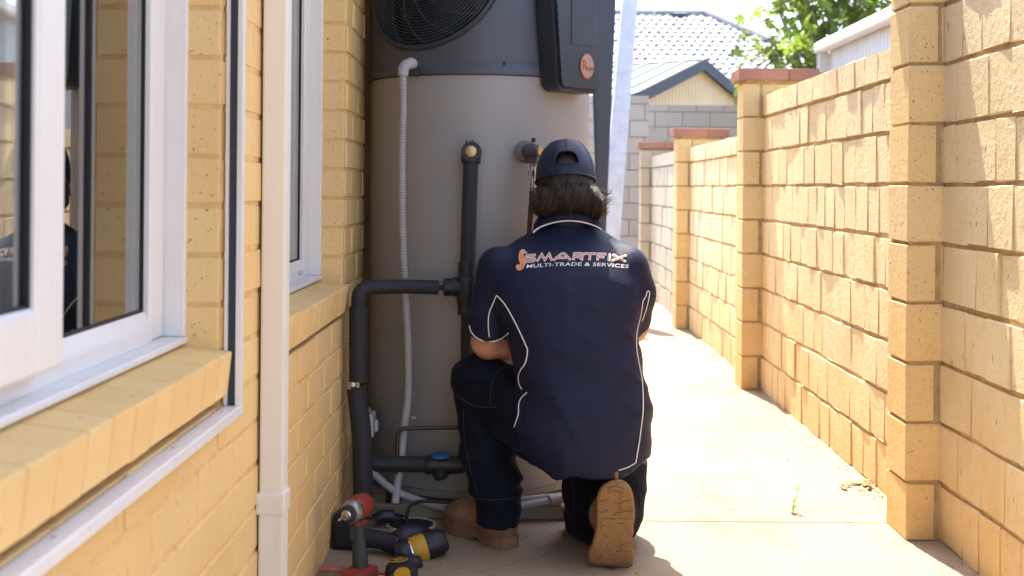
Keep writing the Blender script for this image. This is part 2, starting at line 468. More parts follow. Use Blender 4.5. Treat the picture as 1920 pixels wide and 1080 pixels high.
def block_wall(x0, x1, y, courses, label, z_top_half=True):
    root = empty('block_wall', ((x0 + x1) / 2, y + 0.06, 0), label, 'wall', 'grey block walls at the end of the path')
    box('mortar', (x0, y + 0.008, -0.02), (x1, y + 0.11, courses * CO - 0.01 + (0.08 if z_top_half else 0)), M['mortar_grey'], root, 0.0)
    for c in range(courses + (1 if z_top_half else 0)):
        h = (CO if c < courses else 0.09) - 0.011
        x = x0 - (0.157 if c % 2 else 0.0)
        while x < x1 - 0.01:
            a, b = max(x, x0), min(x + 0.305, x1)
            if b - a > 0.03:
                put_brick(rnd.choice(block_me), 'brick', ((a + b) / 2, y + 0.06, c * CO + h / 2), (b - a, 0.12 + rnd.uniform(-0.003, 0.003), h), root)
            x += 0.315
    return root
block_me = brick_meshes('brick', M['block'], 5, (-0.5, -0.5, -0.5), (0.5, 0.5, 0.5), 0.015, 0.008)
block_wall(-0.3, 1.31, 12.2, 11, 'grey block wall closing the path behind the leaning white post')
block_wall(1.2, 4.5, 13.4, 11, 'shaded grey block wall under the cream shed gable')

# ------------------------------------------------------------------ house on the left
HX = -0.522
house = empty('brick_house', (-2.5, 1.5, 0), 'cream brick house wall with white framed windows along the left', 'house')
house_me = brick_meshes('brick', M['house'], 6, (-0.5, -0.5, -0.5), (0.5, 0.5, 0.5), 0.03, 0.008)
reveal_me = brick_meshes('brick', M['reveal'], 6, (-0.5, -0.5, -0.5), (0.5, 0.5, 0.5), 0.03, 0.008)
HC = 0.086
H0 = -0.058                                       # bottom of the first course
W1 = (-0.9, 2.054, 0.712, 2.10)                   # window openings: y0 y1 z0 z1
W2 = (2.50, 3.47, 0.712, 2.10)
YEND = 3.88
def mortar_wall():
    """the wall core, with both openings left out"""
    bm = bmesh.new()
    x0, x1 = HX - 0.10, HX - 0.0035
    def b(y0, y1, z0, z1): bm_box(bm, (x0, y0, z0), (x1, y1, z1))
    b(-3.0, YEND - 0.006, -0.02, 0.62)
    b(-3.0, W1[0], 0.62, 2.42)
    b(W1[1] - 0.0125, W2[0] - 0.006, 0.62, 2.42)
    b(W2[1] - 0.0125, YEND - 0.006, 0.62, 2.42)
    b(W1[0], W1[1] - 0.013, 2.10, 2.42); b(W2[0] - 0.0055, W2[1] - 0.013, 2.10, 2.42)
    return from_bm('wall', bm, M['house_mortar'], house)
mortar_wall()
def course_run(c, y0, y1, mesh_of):
    z = H0 + c * HC
    y = y0
    off = 0.12 if c % 2 else 0.0
    k = math.floor((y0 - off) / 0.24)
    while True:
        a, b = max(y0, k * 0.24 + off), min(y1, k * 0.24 + off + 0.232)
        if k * 0.24 + off > y1: break
        if b - a > 0.025:
            pr = rnd.uniform(-0.002, 0.002)
            ends = (b >= y1 - 1e-6 and mesh_of(b))
            me = rnd.choice(reveal_me if ends else house_me)
            put_brick(me, 'brick', (HX - 0.05 + pr, (a + b) / 2, z + 0.038), (0.10, b - a, 0.0765), house, (rnd.uniform(-0.004, 0.004), 0, rnd.uniform(-0.006, 0.006)))
        k += 1
for c in range(0, 24):
    z = H0 + c * HC
    if z < 0.60:
        course_run(c, 0.84, YEND, lambda y: False)
    else:
        course_run(c, W1[1], W2[0], lambda y: False)
        course_run(c, W2[1], YEND, lambda y: False)
# reveal faces, seen end on with their wire cut pits (one brick per course)
for c in range(8, 24):
    z = H0 + c * HC
    if z > 2.05: break
    for y1, xin in ((W1[1], 0.075), (W2[1], 0.082)):
        put_brick(rnd.choice(reveal_me), 'brick', (HX - 0.004 - xin / 2 + rnd.uniform(-.001, .001), y1 - 0.001, z + 0.038), (xin, 0.03, 0.0772), house)
# sill bricks on edge, sloping outwards
for y0, y1 in ((0.75, W1[1]), (W2[0], W2[1])):
    y = y1
    while y > y0 + 0.03:
        put_brick(rnd.choice(house_me), 'sill_brick', (HX - 0.046, y - 0.0425, 0.6835 + rnd.uniform(-0.0008, 0.0008)), (0.120, 0.0835, 0.078), house, (0, R(7), 0))
        y -= 0.085
    box('sill_mortar', (HX - 0.09, y0, 0.650), (HX + 0.004, y1, 0.706), M['house_mortar'], house, 0.0)
# plain wall that carries on behind the camera and round the corner
box('side_wall', (-2.6, YEND - 0.10, -0.02), (HX - 0.104, YEND - 0.004, 2.42), M['house_mortar'], house, 0.0)
box('rear_wall', (-1.30, YEND, -0.02), (-1.20, 7.5, 2.42), M['house'], house, 0.0)
box('gap_backing', (-1.30, 4.40, -0.02), (-0.40, 4.50, 2.42), M['soil'], house, 0.0)  # added wall, dark coloured so the gap beside the tank reads as shade
# eave that shades the path
bm = bmesh.new(); bm_box(bm, (-1.4, -4, 2.42), (-0.035, 6.5, 2.45)); from_bm('soffit', bm, M['soffit'], house)
bm = bmesh.new(); bm_box(bm, (-0.03, -4, 2.40), (0.075, 6.5, 2.53), 0.01); from_bm('gutter', bm, M['white_frame'], house)
raw('roof', [(0.03, -4, 2.535), (0.03, 6.5, 2.535), (-4, 6.5, 4.3), (-4, -4, 4.3), (0.03, -4, 2.54), (0.03, 6.5, 2.54), (-4, 6.5, 4.33), (-4, -4, 4.33)],
    [(0, 1, 2, 3), (7, 6, 5, 4)], M['cap'], house)
# the room behind the windows
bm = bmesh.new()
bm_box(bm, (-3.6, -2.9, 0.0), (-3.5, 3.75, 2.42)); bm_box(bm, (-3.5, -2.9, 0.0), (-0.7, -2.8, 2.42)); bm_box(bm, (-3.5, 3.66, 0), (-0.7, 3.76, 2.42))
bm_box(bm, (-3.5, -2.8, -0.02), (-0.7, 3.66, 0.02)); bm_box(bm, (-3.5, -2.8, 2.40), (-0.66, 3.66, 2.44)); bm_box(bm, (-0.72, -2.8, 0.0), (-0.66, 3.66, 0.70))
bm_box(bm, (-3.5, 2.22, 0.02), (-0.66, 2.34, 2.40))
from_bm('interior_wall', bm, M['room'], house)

def window(y0, y1, z0, z1, xf, second):
    w = empty('window', (xf, (y0 + y1) / 2, z0)); w.parent = house; w.matrix_parent_inverse = Matrix.Translation(-house.location)
    wloc = Vector((xf, (y0 + y1) / 2, z0))
    def add(name, lo, hi, mat, bev=0.002):
        o = box(name, lo, hi, mat, None, bev); o.parent = w; o.matrix_parent_inverse = Matrix.Translation(-wloc); return o
    d = 0.085
    add('frame', (xf - d, y1 - 0.026, z0 + 0.0302), (xf, y1 - 0.0015, z1), M['white_frame'], 0.002)
    add('frame', (xf - d, y0 + 0.001, z0 + 0.0302), (xf, y0 + 0.03, z1), M['white_frame'])
    add('frame', (xf - d, y0 + 0.03, z1 - 0.05), (xf - 0.002, y1 - 0.026, z1 - 0.001), M['white_frame'])
    add('window_sill', (xf - d - 0.01, y0 + 0.001, z0 + 0.018), (xf + 0.004, y1 - 0.001, z0 + 0.030), M['white_frame'], 0.003)
    xs = xf - 0.036                                # fixed light
    ym = y0 + 0.03 if second else 1.02
    zb = z0 + 0.0305
    add('sash', (xs - 0.03, y1 - 0.097, zb), (xs, y1 - 0.027, z1 - 0.05), M['white_frame'], 0.004)
    bm = bmesh.new()                               # bottom rail with a sloped bead
    prof = [(xs - 0.03, zb), (xs + 0.004, zb), (xs + 0.004, zb + 0.024), (xs, zb + 0.028), (xs - 0.010, zb + 0.050), (xs - 0.03, zb + 0.050)]
    for y in (ym, y1 - 0.098):
        for x, z in prof: bm.verts.new((x, y, z))
    bm.verts.ensure_lookup_table(); n = len(prof)
    for k in range(n): bm.faces.new([bm.verts[i] for i in (k, (k + 1) % n, n + (k + 1) % n, n + k)])
    bm.faces.new([bm.verts[i] for i in range(n)][::-1]); bm.faces.new([bm.verts[n + i] for i in range(n)])
    bmesh.ops.recalc_face_normals(bm, faces=bm.faces)
    o = from_bm('bottom_rail', bm, M['white_frame']); o.parent = w; o.matrix_parent_inverse = Matrix.Translation(-wloc)
    add('gasket', (xs - 0.022, y1 - 0.1005, zb + 0.0505), (xs - 0.012, y1 - 0.0975, z1 - 0.055), M['gasket'], 0.0)
    add('gasket', (xs - 0.022, ym, zb + 0.0504), (xs - 0.011, y1 - 0.101, zb + 0.054), M['gasket'], 0.0)
    add('pane', (xs - 0.020, ym, zb + 0.048), (xs - 0.015, y1 - 0.099, z1 - 0.052), M['glass'], 0.0)
    if not second:
        xo = xf + 0.006                            # sliding sash on the outer track
        zs = z0 + 0.062
        add('sliding_sash', (xo - 0.036, 1.40, zs), (xo, 1.481, z1 - 0.05), M['white_frame'], 0.006)
        add('sliding_sash', (xo - 0.036, 0.10, zs), (xo, 1.3995, zs + 0.082), M['white_frame'], 0.006)
        add('gasket', (xo - 0.024, 1.395, zs + 0.0825), (xo - 0.010, 1.3995, z1 - 0.055), M['gasket'], 0.0)
        add('gasket', (xo - 0.024, 0.2, zs + 0.0822), (xo - 0.012, 1.394, zs + 0.086), M['gasket'], 0.0)
        add('pane', (xo - 0.021, 0.12, zs + 0.081), (xo - 0.016, 1.398, z1 - 0.052), M['glass'], 0.0)
        v = []; f = []
        ys = np.linspace(0.95, 1.90, 90)
        for y in ys:
            x = xf - 0.17 + 0.022 * math.sin(y * 62) + 0.008 * math.sin(y * 23)
            v += [(x, y, z0 + 0.03), (x, y, z1)]
        for k in range(len(ys) - 1): f.append((2 * k, 2 * k + 2, 2 * k + 3, 2 * k + 1))
        o = raw('curtain', v, f, M['curtain'], None, True); o.parent = w; o.matrix_parent_inverse = Matrix.Translation(-wloc)
    else:
        add('latch', (xs + 0.0045, y1 - 0.20, zb + 0.012), (xs + 0.010, y1 - 0.165, zb + 0.026), M['white_plastic'], 0.002)
    return w
window(W1[0], W1[1], W1[2], W1[3], -0.582, False)
window(W2[0], W2[1], W2[2], W2[3], -0.590, True)

# roller shutter frame fixed round the near window
sh = empty('shutter_frame', (HX, 1.3, 0.6)); sh.parent = house; sh.matrix_parent_inverse = Matrix.Translation(-house.location)
def sub(o, par, loc):
    o.parent = par; o.matrix_parent_inverse = Matrix.Translation(-Vector(loc)); return o
SL = (HX, 1.3, 0.6)
gx0, gx1, gy0, gy1 = HX + 0.003, HX + 0.031, 2.052, 2.076
bm = bmesh.new()
prof = [(gx0, gy1), (gx1, gy1), (gx1, gy0), (gx1 - 0.008, gy0), (gx1 - 0.008, gy1 - 0.004), (gx0 + 0.006, gy1 - 0.004), (gx0 + 0.006, gy0), (gx0, gy0)]
lo_ = [bm.verts.new((x, y, 0.6195)) for x, y in prof]; hi_ = [bm.verts.new((x, y, 2.25)) for x, y in prof]
for k in range(8): bm.faces.new((lo_[k], lo_[(k + 1) % 8], hi_[(k + 1) % 8], hi_[k]))
bm.faces.new(lo_[::-1]); bm.faces.new(hi_); bmesh.ops.recalc_face_normals(bm, faces=bm.faces)
sub(from_bm('side_guide', bm, M['white_frame']), sh, SL)
M['brush'] = simple('grey_brush', (0.045, 0.045, 0.055), 0.8)
sub(box('guide_brush', (gx0 + 0.0065, gy0 + 0.003, 0.6205), (gx1 - 0.0085, gy1 - 0.0045, 2.24), M['brush'], None, 0), sh, SL)
bm = bmesh.new(); bm_box(bm, (gx0, 0.2, 0.600), (gx1 + 0.001, 2.0765, 0.619), 0.002)
sub(from_bm('bottom_rail', bm, M['white_frame']), sh, SL)
for yy in (1.28, 1.72, 2.0):
    sub(lathe('screw', [(0, 0.0012), (0.003, 0.001), (0.0032, 0)], M['steel'], None, 10, Matrix.Translation((HX + 0.014, yy, 0.619))), sh, SL)

# downpipe
dp = empty('downpipe', (-0.497, 2.36, 0), 'white square plastic downpipe against the brick between the two windows', 'downpipe')
box('pipe', (HX + 0.004, 2.333, 0.38), (HX + 0.052, 2.383, 2.41), M['white_pipe'], dp, 0.005, 2)
box('pipe', (HX + 0.003, 2.332, 0.01), (HX + 0.053, 2.384, 0.352), M['white_pipe'], dp, 0.005, 2)
box('collar', (HX - 0.002, 2.328, 0.350), (HX + 0.056, 2.388, 0.394), M['white_pipe'], dp, 0.005, 2)

# ------------------------------------------------------------------ hot water tank
TX, TY, TR = -0.143, 3.93, 0.365
TC = Vector((TX, TY, 0))
pad = box('tank_pad', (-0.53, 3.545, 0.0), (0.26, 4.33, 0.045), M['concrete'], None, 0.006)
tag(pad, 'low grey concrete pad under the hot water tank', 'slab')
tank = empty('hot_water_tank', (TX, TY, 0.045), 'large taupe and slate cylindrical heat pump water tank beside the house wall', 'water heater')
TM = Matrix.Translation(TC)
lathe('body', [(0, 0.050), (TR - 0.014, 0.050), (TR - 0.008, 0.056), (TR - 0.008, 0.074), (TR - 0.002, 0.078), (TR, 0.085), (TR, 1.352)], M['tank'], tank, 96, TM)
TH0, FZ, FR = R(-29.4), 1.702, 0.262               # middle of the guard on the curved shroud
def cyl(u, z, r):
    """u: arc length from the middle of the guard, z: height from it"""
    a = TH0 + u / (TR + 0.004); return Vector((TX + r * math.sin(a), TY - r * math.cos(a), FZ + z))
def shroud():
    RS = TR + 0.004; seg, rows = 200, 84; z0, z1 = 1.349, 1.985
    v = []; f = []
    for j in range(rows + 1):
        z = z0 + (z1 - z0) * j / rows
        for k in range(seg):
            a = 2 * math.pi * k / seg; v.append((TX + RS * math.cos(a), TY + RS * math.sin(a), z))
    for j in range(rows):
        for k in range(seg):
            q = (j * seg + k, j * seg + (k + 1) % seg, (j + 1) * seg + (k + 1) % seg, (j + 1) * seg + k)
            c = sum((Vector(v[i]) for i in q), Vector()) / 4
            an = math.atan2(c.x - TX, -(c.y - TY)) - TH0
            an = (an + math.pi) % (2 * math.pi) - math.pi
            if math.hypot(an * RS, c.z - FZ) < FR + 0.006: continue
            f.append(q)
    o = raw('shroud', v, f, M['shroud'], tank, True); return o
shroud()
lathe('shroud_lip', [(TR + 0.0035, 1.3495), (TR + 0.0065, 1.350), (TR + 0.0065, 1.385), (TR + 0.004, 1.388)], M['shroud'], tank, 96, TM)
lathe('seam', [(TR + 0.0005, 1.3465), (TR + 0.0032, 1.3465), (TR + 0.0032, 1.3492), (TR + 0.0005, 1.3492)], M['gasket'], tank, 96, TM)
lathe('lid', [(TR + 0.004, 1.9855), (TR + 0.007, 1.987), (TR + 0.003, 1.992), (TR - 0.08, 1.996), (0, 1.998)], M['grille'], tank, 64, TM)
def ring_loft(prof, n=96):
    """prof: (distance from the middle of the guard, distance from the tank axis)"""
    bm = bmesh.new(); m = len(prof)
    vv = [[bm.verts.new(cyl(r * math.cos(2 * math.pi * k / n), r * math.sin(2 * math.pi * k / n), d)) for r, d in prof] for k in range(n)]
    for k in range(n):
        for j in range(m): bm.faces.new((vv[k][j], vv[(k + 1) % n][j], vv[(k + 1) % n][(j + 1) % m], vv[k][(j + 1) % m]))
    bmesh.ops.recalc_face_normals(bm, faces=bm.faces); return bm
o = from_bm('bezel', ring_loft([(FR - 0.004, TR - 0.05), (FR - 0.003, TR + 0.008), (FR + 0.002, TR + 0.014), (FR + 0.010, TR + 0.014), (FR + 0.017, TR + 0.007), (FR + 0.018, TR - 0.02), (FR + 0.010, TR - 0.05)]), M['grille'], tank, True); sharp(o)
v = []; f = []
for j in range(13):
    for k in range(13): v.append(cyl((k - 6) * 0.047, (j - 6) * 0.046, TR - 0.105))
for j in range(12):
    for k in range(12): f.append((j * 13 + k, j * 13 + k + 1, j * 13 + k + 14, j * 13 + k + 13))
raw('fan_back', v, f, M['grille'], tank, True)
GL = cyl(0, 0, TR)
gr = empty('grille', GL); gr.parent = tank; gr.matrix_parent_inverse = Matrix.Translation(-tank.location)
M['wire'] = simple('guard_wire', (0.040, 0.055, 0.080), 0.35)
for k in range(23):
    r = 0.05 + k * 0.0092
    w = 0.0016
    sub(from_bm('ring', ring_loft([(r + w * math.cos(t), TR + 0.006 + w * math.sin(t)) for t in (0, 1.26, 2.51, 3.77, 5.03)], 80), M['wire'], None, True), gr, GL)
for k in range(16):
    a = 2 * math.pi * k / 16
    pts = [cyl(r * math.cos(a + 0.9 * (r / FR) ** 1.5), r * math.sin(a + 0.9 * (r / FR) ** 1.5), TR + 0.0035) for r in np.linspace(0.045, FR - 0.002, 12)]
    sub(tube('spoke', pts, 0.0022, M['wire'], None, 5), gr, GL)
fnn = Vector((math.sin(TH0), -math.cos(TH0), 0))
sub(lathe('hub_cap', [(0.05, 0.0), (0.048, 0.006), (0, 0.008)], M['grille'], None, 32, axis_mtx(GL + fnn * 0.006, fnn)), gr, GL)
for k in range(5):
    a = 2 * math.pi * k / 5
    bm = bmesh.new(); rows = []
    for r in np.linspace(0.05, 0.235, 7):
        w = 0.5 - r * 0.6
        rows.append([bm.verts.new(cyl(r * math.cos(a + s_ * w + r), r * math.sin(a + s_ * w + r), TR - 0.055 + s_ * 0.018)) for s_ in (-1, -0.33, 0.33, 1)])
    for p, q in zip(rows[:-1], rows[1:]):
        for j in range(3): bm.faces.new((p[j], p[j + 1], q[j + 1], q[j]))
    bmesh.ops.solidify(bm, geom=bm.faces[:], thickness=0.003)
    from_bm('fan_blade', bm, M['wire'], tank, True)
for px_, py_ in ((947, 118), (748, 120)):
    p = at(px_, py_, 3.56); d = (p - TC); d.z = 0; d.normalize()
    lathe('screw', [(0, 0.005), (0.0045, 0.004), (0.005, 0)], M['gasket'], tank, 12, axis_mtx(TC + d * (TR + 0.0063) + Vector((0, 0, p.z)), d))

# controller box on the right of the shroud
BA = R(47)
bn = Vector((math.sin(BA), -math.cos(BA), 0)); bt = Vector((math.cos(BA), math.sin(BA), 0))
def tank_at(ang, r, z, t=0.0):
    n = Vector((math.sin(ang), -math.cos(ang), 0)); return TC + n * r + Vector((math.cos(ang), math.sin(ang), 0)) * t + Vector((0, 0, z))
BM = Matrix(((bt.x, 0, bn.x, TX), (bt.y, 0, bn.y, TY), (0, 1, 0, 0), (0, 0, 0, 1)))   # local x along box, y up, z outwards
def controller():
    zb, zt = 1.303, 1.625
    outl = []
    rr = 0.032
    wl, wr, wtl = -0.098, 0.098, -0.125
    for cx, cy, a0 in ((wr - rr * 0.5, zb + rr * 0.5, -90), (wr - rr, zt - rr, 0), (wtl + rr, zt - rr, 90), (wl + rr, zb + rr, 180)):
        q = rr * 0.5 if (cx > 0 and cy < 1.5) else rr
        for k in range(6): outl.append((cx + q * math.cos(R(a0 + 18 * k)), cy + q * math.sin(R(a0 + 18 * k))))
    return prism('controller_box', outl, 0.085, M['box_black'], tank, BM @ Matrix.Translation((0, 0, 0.352)), 0.012, True)
ctrl = controller()
prism('flap', [(-0.045, 1.445), (0.000, 1.445), (0.02, 1.452), (0.055, 1.447), (0.060, 1.47), (0.060, 1.60), (-0.045, 1.60)], 0.0030, M['box_black'], ctrl, BM @ Matrix.Translation((0, 0, 0.436)), 0.0010)
bd = empty('badge', BM @ Vector((0.030, 1.385, 0.437))); bd.parent = tank; bd.matrix_parent_inverse = Matrix.Translation(-tank.location)
BL = bd.location.copy()
def ellipse(a, b, n=40): return [(a * math.cos(2 * math.pi * k / n), b * math.sin(2 * math.pi * k / n)) for k in range(n)]
BDM = BM @ Matrix.Translation((0.030, 1.385, 0.4371))
M['badge_red'] = simple('badge_red', (0.30, 0.075, 0.03), 0.4)
M['badge_silver'] = simple('badge_silver', (0.36, 0.22, 0.17), 0.35, 0.3)
sub(prism('badge_rim', ellipse(0.034, 0.0405), 0.003, M['badge_red'], None, BDM, 0.0008), bd, BL)
sub(prism('badge_plate', ellipse(0.030, 0.0365), 0.0008, M['badge_silver'], None, BDM @ Matrix.Translation((0, 0, 0.0031))), bd, BL)

def text_mesh(s, size, bold=0.0, sx=1.0, shear=0.0, spacing=1.0):
    cu = bpy.data.curves.new('t', 'FONT'); cu.body = s; cu.size = size; cu.offset = bold; cu.shear = shear; cu.space_character = spacing
    cu.align_x = 'CENTER'; cu.fill_mode = 'FRONT'; cu.resolution_u = 3
    o = bpy.data.objects.new('t', cu); C.objects.link(o)
    bpy.context.view_layer.update()
    me = bpy.data.meshes.new_from_object(o.evaluated_get(bpy.context.evaluated_depsgraph_get()))
    bpy.data.objects.remove(o); bpy.data.curves.remove(cu)
    bm = bmesh.new(); bm.from_mesh(me); bpy.data.meshes.remove(me)
    for v in bm.verts: v.co.x *= sx
    return bm
bm = text_mesh('R', 0.046, 0.0008, 0.8); bmesh.ops.translate(bm, vec=(-0.014, -0.013, 0), verts=bm.verts)
b2 = text_mesh('heem', 0.025, 0.0006, 0.75); bmesh.ops.translate(b2, vec=(0.011, -0.013, 0), verts=b2.verts)
for b_ in (bm, b2):
    bmesh.ops.transform(b_, matrix=BDM @ Matrix.Translation((0, 0, 0.0044)), verts=b_.verts)
    sub(from_bm('lettering', b_, M['badge_red'], None), bd, BL)

# ------------------------------------------------------------------ pipes in front of the tank
def A(x, y, Y): return at(x, y, Y)
# condensate drain: elbow, ribbed hose, then smooth tube down to the floor
dh = empty('drain_hose', A(760, 300, 3.5), 'ribbed grey drain hose hanging down the left of the tank', 'hose')
p0 = A(769, 122, 3.58)
tube('elbow', round_path([p0 + Vector((0.012, 0.05, 0)), p0 + Vector((0.006, -0.035, 0.004)), A(757, 124, 3.535), A(755.5, 142, 3.535)], 0.02), 0.0165, M['conduit'], dh, 16)
box('outlet_block', A(772, 137, 3.57) - Vector((0.0, 0.0, 0.008)), A(786, 118, 3.60), M['gasket'], dh, 0.002)
path_ = smooth_path([A(755.5, 141, 3.535), A(756, 200, 3.535), A(754, 300, 3.53), A(755, 420, 3.535), A(758.5, 523, 3.54)], 60)
rad = [0.0105 + 0.0016 * math.sin(k * math.pi * 0.9) for k in range(len(path_))]
bmx = bmesh.new()
tot = [0.0]
for a, b in zip(path_[:-1], path_[1:]): tot.append(tot[-1] + (b - a).length)
n_r = int(tot[-1] / 0.0022); pp = []; rr_ = []
j = 0
for k in range(n_r):
    s = tot[-1] * k / (n_r - 1)
    while j < len(tot) - 2 and tot[j + 1] < s: j += 1
    u = (s - tot[j]) / max(1e-9, tot[j + 1] - tot[j]); pp.append(path_[j].lerp(path_[j + 1], u)); rr_.append(0.0118 if (k // 2) % 2 else 0.0093)
bm_tube(bmx, pp, rr_, 10); from_bm('ribbed_hose', bmx, M['conduit'], dh, True)
tube('smooth_hose', smooth_path([A(758.5, 522, 3.545), A(761, 570, 3.545), A(765, 650, 3.545), A(765, 740, 3.54), A(758, 800, 3.53), A(752, 860, 3.51), A(744, 915, 3.49), A(741, 945, 3.47)], 8), 0.0118, M['conduit'], dh, 14)
box('clip', A(770, 786, 3.545) , A(776, 780, 3.555) + Vector((0.006, 0, 0)), M['conduit'], dh, 0.001)

# main insulated pipework: elbow outlet, riser, tee, branch
mp = empty('lagged_pipe', A(876, 450, 3.5), 'black lagged pipe with tee running down the tank front from a brass ended elbow', 'pipe')
tube('riser', [A(883, 300, 3.515), A(881, 360, 3.515), A(876.5, 500, 3.51)], 0.0225, M['black_pipe'], mp, 20)
p = A(883.5, 284, 3.50)
bm = bmesh.new()
bm_tube(bm, [p + Vector((0, 0.075, 0)), p + Vector((0, 0.0, 0)), p + Vector((0, -0.012, 0))], [0.030, 0.030, 0.0285], 28)
bm_tube(bm, [p + Vector((0, 0.02, 0)), A(883, 305, 3.515)], 0.0295, 24)
o = from_bm('elbow_fitting', bm, M['black_plastic'], mp, True); sharp(o)
lathe('brass_plug', [(0.0, 0.007), (0.012, 0.006), (0.0165, 0.004), (0.0175, 0.0)], M['brass'], mp, 24, axis_mtx(p + Vector((0, -0.0122, 0)), (0, -1, 0)))
for dx, l in ((-9, 7), (2, 8)):
    tube('wire_tail', [A(883 + dx, 270, 3.50), A(883 + dx, 270 - l, 3.495)], 0.0018, M['gasket'], mp, 6)
bm = bmesh.new()
bm_tube(bm, [A(876.5, 492, 3.51), A(876, 522, 3.51)], 0.0275, 24)
bm_tube(bm, [A(876, 518, 3.51), A(876, 523, 3.51), A(875.5, 566, 3.51), A(875.5, 571, 3.51)], [0.029, 0.031, 0.031, 0.029], 24)
bm_tube(bm, [A(875.5, 562, 3.51), A(875, 590, 3.51)], 0.0275, 24)
bm_tube(bm, [A(876, 538, 3.51), A(845, 538.5, 3.51), A(838, 538.5, 3.51), A(832, 538.5, 3.51)], [0.0255, 0.0255, 0.0275, 0.025], 24)
bm_tube(bm, [A(850, 538, 3.51), A(857, 538, 3.51)], 0.029, 24)
o = from_bm('tee', bm, M['black_plastic'], mp, True); sharp(o)
tube('lower_pipe', [A(875, 588, 3.51), A(874, 690, 3.51), A(874, 870, 3.51)], 0.0165, M['black_pipe'], mp, 18)
tube('inner_pipe', [A(834, 540, 3.51), A(815, 539, 3.51)], 0.008, M['gasket'], mp, 12)

ip = empty('wall_pipe', A(672, 700, 3.45), 'thick black insulated pipe bending down beside the brick corner with a silver clip', 'pipe')
tube('branch', round_path([A(822.5, 539, 3.51), A(760, 537, 3.50), A(715, 538, 3.47), A(672, 540, 3.43), A(672, 590, 3.43), A(671.5, 640, 3.43)], 0.055), 0.0212, M['black_pipe'], ip, 22)
tube('lagging', [A(672, 575, 3.43), A(672, 715, 3.43)], 0.0272, M['black_pipe'], ip, 22)
tube('lagging', smooth_path([A(668, 722, 3.43), A(672, 760, 3.43), A(679, 830, 3.42), A(681, 945, 3.41)], 6), 0.0285, M['black_pipe'], ip, 22)
tube('clip', [A(662, 714.5, 3.425), A(662, 728, 3.425)], 0.0205, M['steel'], ip, 24)
box('clip_screw', A(668, 727, 3.40), A(675, 716, 3.41), M['steel'], ip, 0.001)

jb = empty('junction_box', A(690, 797, 3.66), 'off white electrical isolator box behind the wall pipe', 'junction box')
YB = 3.60
bm = bmesh.new(); bm_box(bm, (-0.500, YB, A(0, 824, YB).z), (A(695, 0, YB).x, YB + 0.1, A(0, 768, YB).z), 0.004)
from_bm('back_box', bm, M['white_plastic'], jb)
bm = bmesh.new(); bm_box(bm, (A(695, 0, YB).x + 0.0005, YB + 0.006, A(0, 818, YB).z), (A(706, 0, YB).x, YB + 0.09, A(0, 773, YB).z), 0.006)
from_bm('cover', bm, M['white_plastic'], jb)
bm = bmesh.new(); bm_box(bm, (A(706, 0, YB).x + 0.0005, YB + 0.03, A(0, 808, YB).z), (A(713, 0, YB).x, YB + 0.05, A(0, 786, YB).z), 0.003)
from_bm('switch', bm, M['white_plastic'], jb)

tag(tube('copper_pipe', round_path([A(862, 801.5, 3.50), A(800, 802.5, 3.50), A(747, 804, 3.50), A(745, 830, 3.50), A(745.5, 892, 3.495)], 0.035), 0.0062, M['copper'], None, 10), 'thin dull copper pipe bent over in front of the tank', 'pipe')

vp = empty('valve_pipe', A(800, 872, 3.48), 'low horizontal black pipe carrying a valve with a blue cap', 'pipe')
tube('pipe', [A(672, 869, 3.47), A(720, 870, 3.48), A(800, 871, 3.48)], 0.0235, M['black_pipe'], vp, 20)
bm = bmesh.new()
bm_tube(bm, [A(796, 872, 3.48), A(799, 872, 3.48), A(812, 872, 3.48), A(858, 872, 3.48), A(870, 872, 3.48)], [0.024, 0.028, 0.028, 0.026, 0.024], 22)
bm_tube(bm, [A(826, 875, 3.48), A(826, 893, 3.475), A(827, 898, 3.475)], [0.024, 0.0235, 0.018], 20)
bm_tube(bm, [A(868, 872, 3.48), A(900, 873, 3.49)], 0.019, 18)
o = from_bm('valve_body', bm, M['black_plastic'], vp, True); sharp(o)
lathe('blue_cap', [(0.0, 0.013), (0.020, 0.012), (0.028, 0.006), (0.029, 0.0)], M['blue'], vp, 24, Matrix.Translation(A(826, 857, 3.48)))
lathe('brass_screw', [(0, 0.004), (0.005, 0.003), (0.006, 0)], M['copper'], vp, 10, axis_mtx(A(877, 869, 3.455), (0, -1, 0)))
lh = empty('conduit', A(780, 935, 3.45), 'pale flexible conduit lying along the foot of the tank', 'conduit')
tube('hose', smooth_path([A(684, 858, 3.46), A(693, 876, 3.465), A(706, 893, 3.475), A(740, 920, 3.49), A(790, 940, 3.52), A(850, 955, 3.505), A(920, 956, 3.51), A(990, 946, 3.53), A(1048, 936, 3.56)], 8), 0.0115, M['conduit'], lh, 14)
tube('end_fitting', [A(1030, 939, 3.545), A(1052, 934, 3.56)], 0.0165, M['conduit'], lh, 16)
tag(tube('base_pipe', smooth_path([A(775, 940, 3.535), A(850, 943, 3.53), A(950, 938, 3.535), A(1050, 928, 3.57)], 6), 0.0075, M['conduit'], None, 10), 'thin grey tube clipped along the bottom rim of the tank', 'tube')
tag(tube('black_cable', smooth_path([A(762, 983, 3.46), A(763, 965, 3.46), A(770, 948, 3.465), A(790, 940, 3.47), A(830, 941, 3.48), A(895, 942, 3.48)], 8), 0.0055, M['gasket'], None, 10), 'thin dark cable rising out of the round floor drain', 'cable')
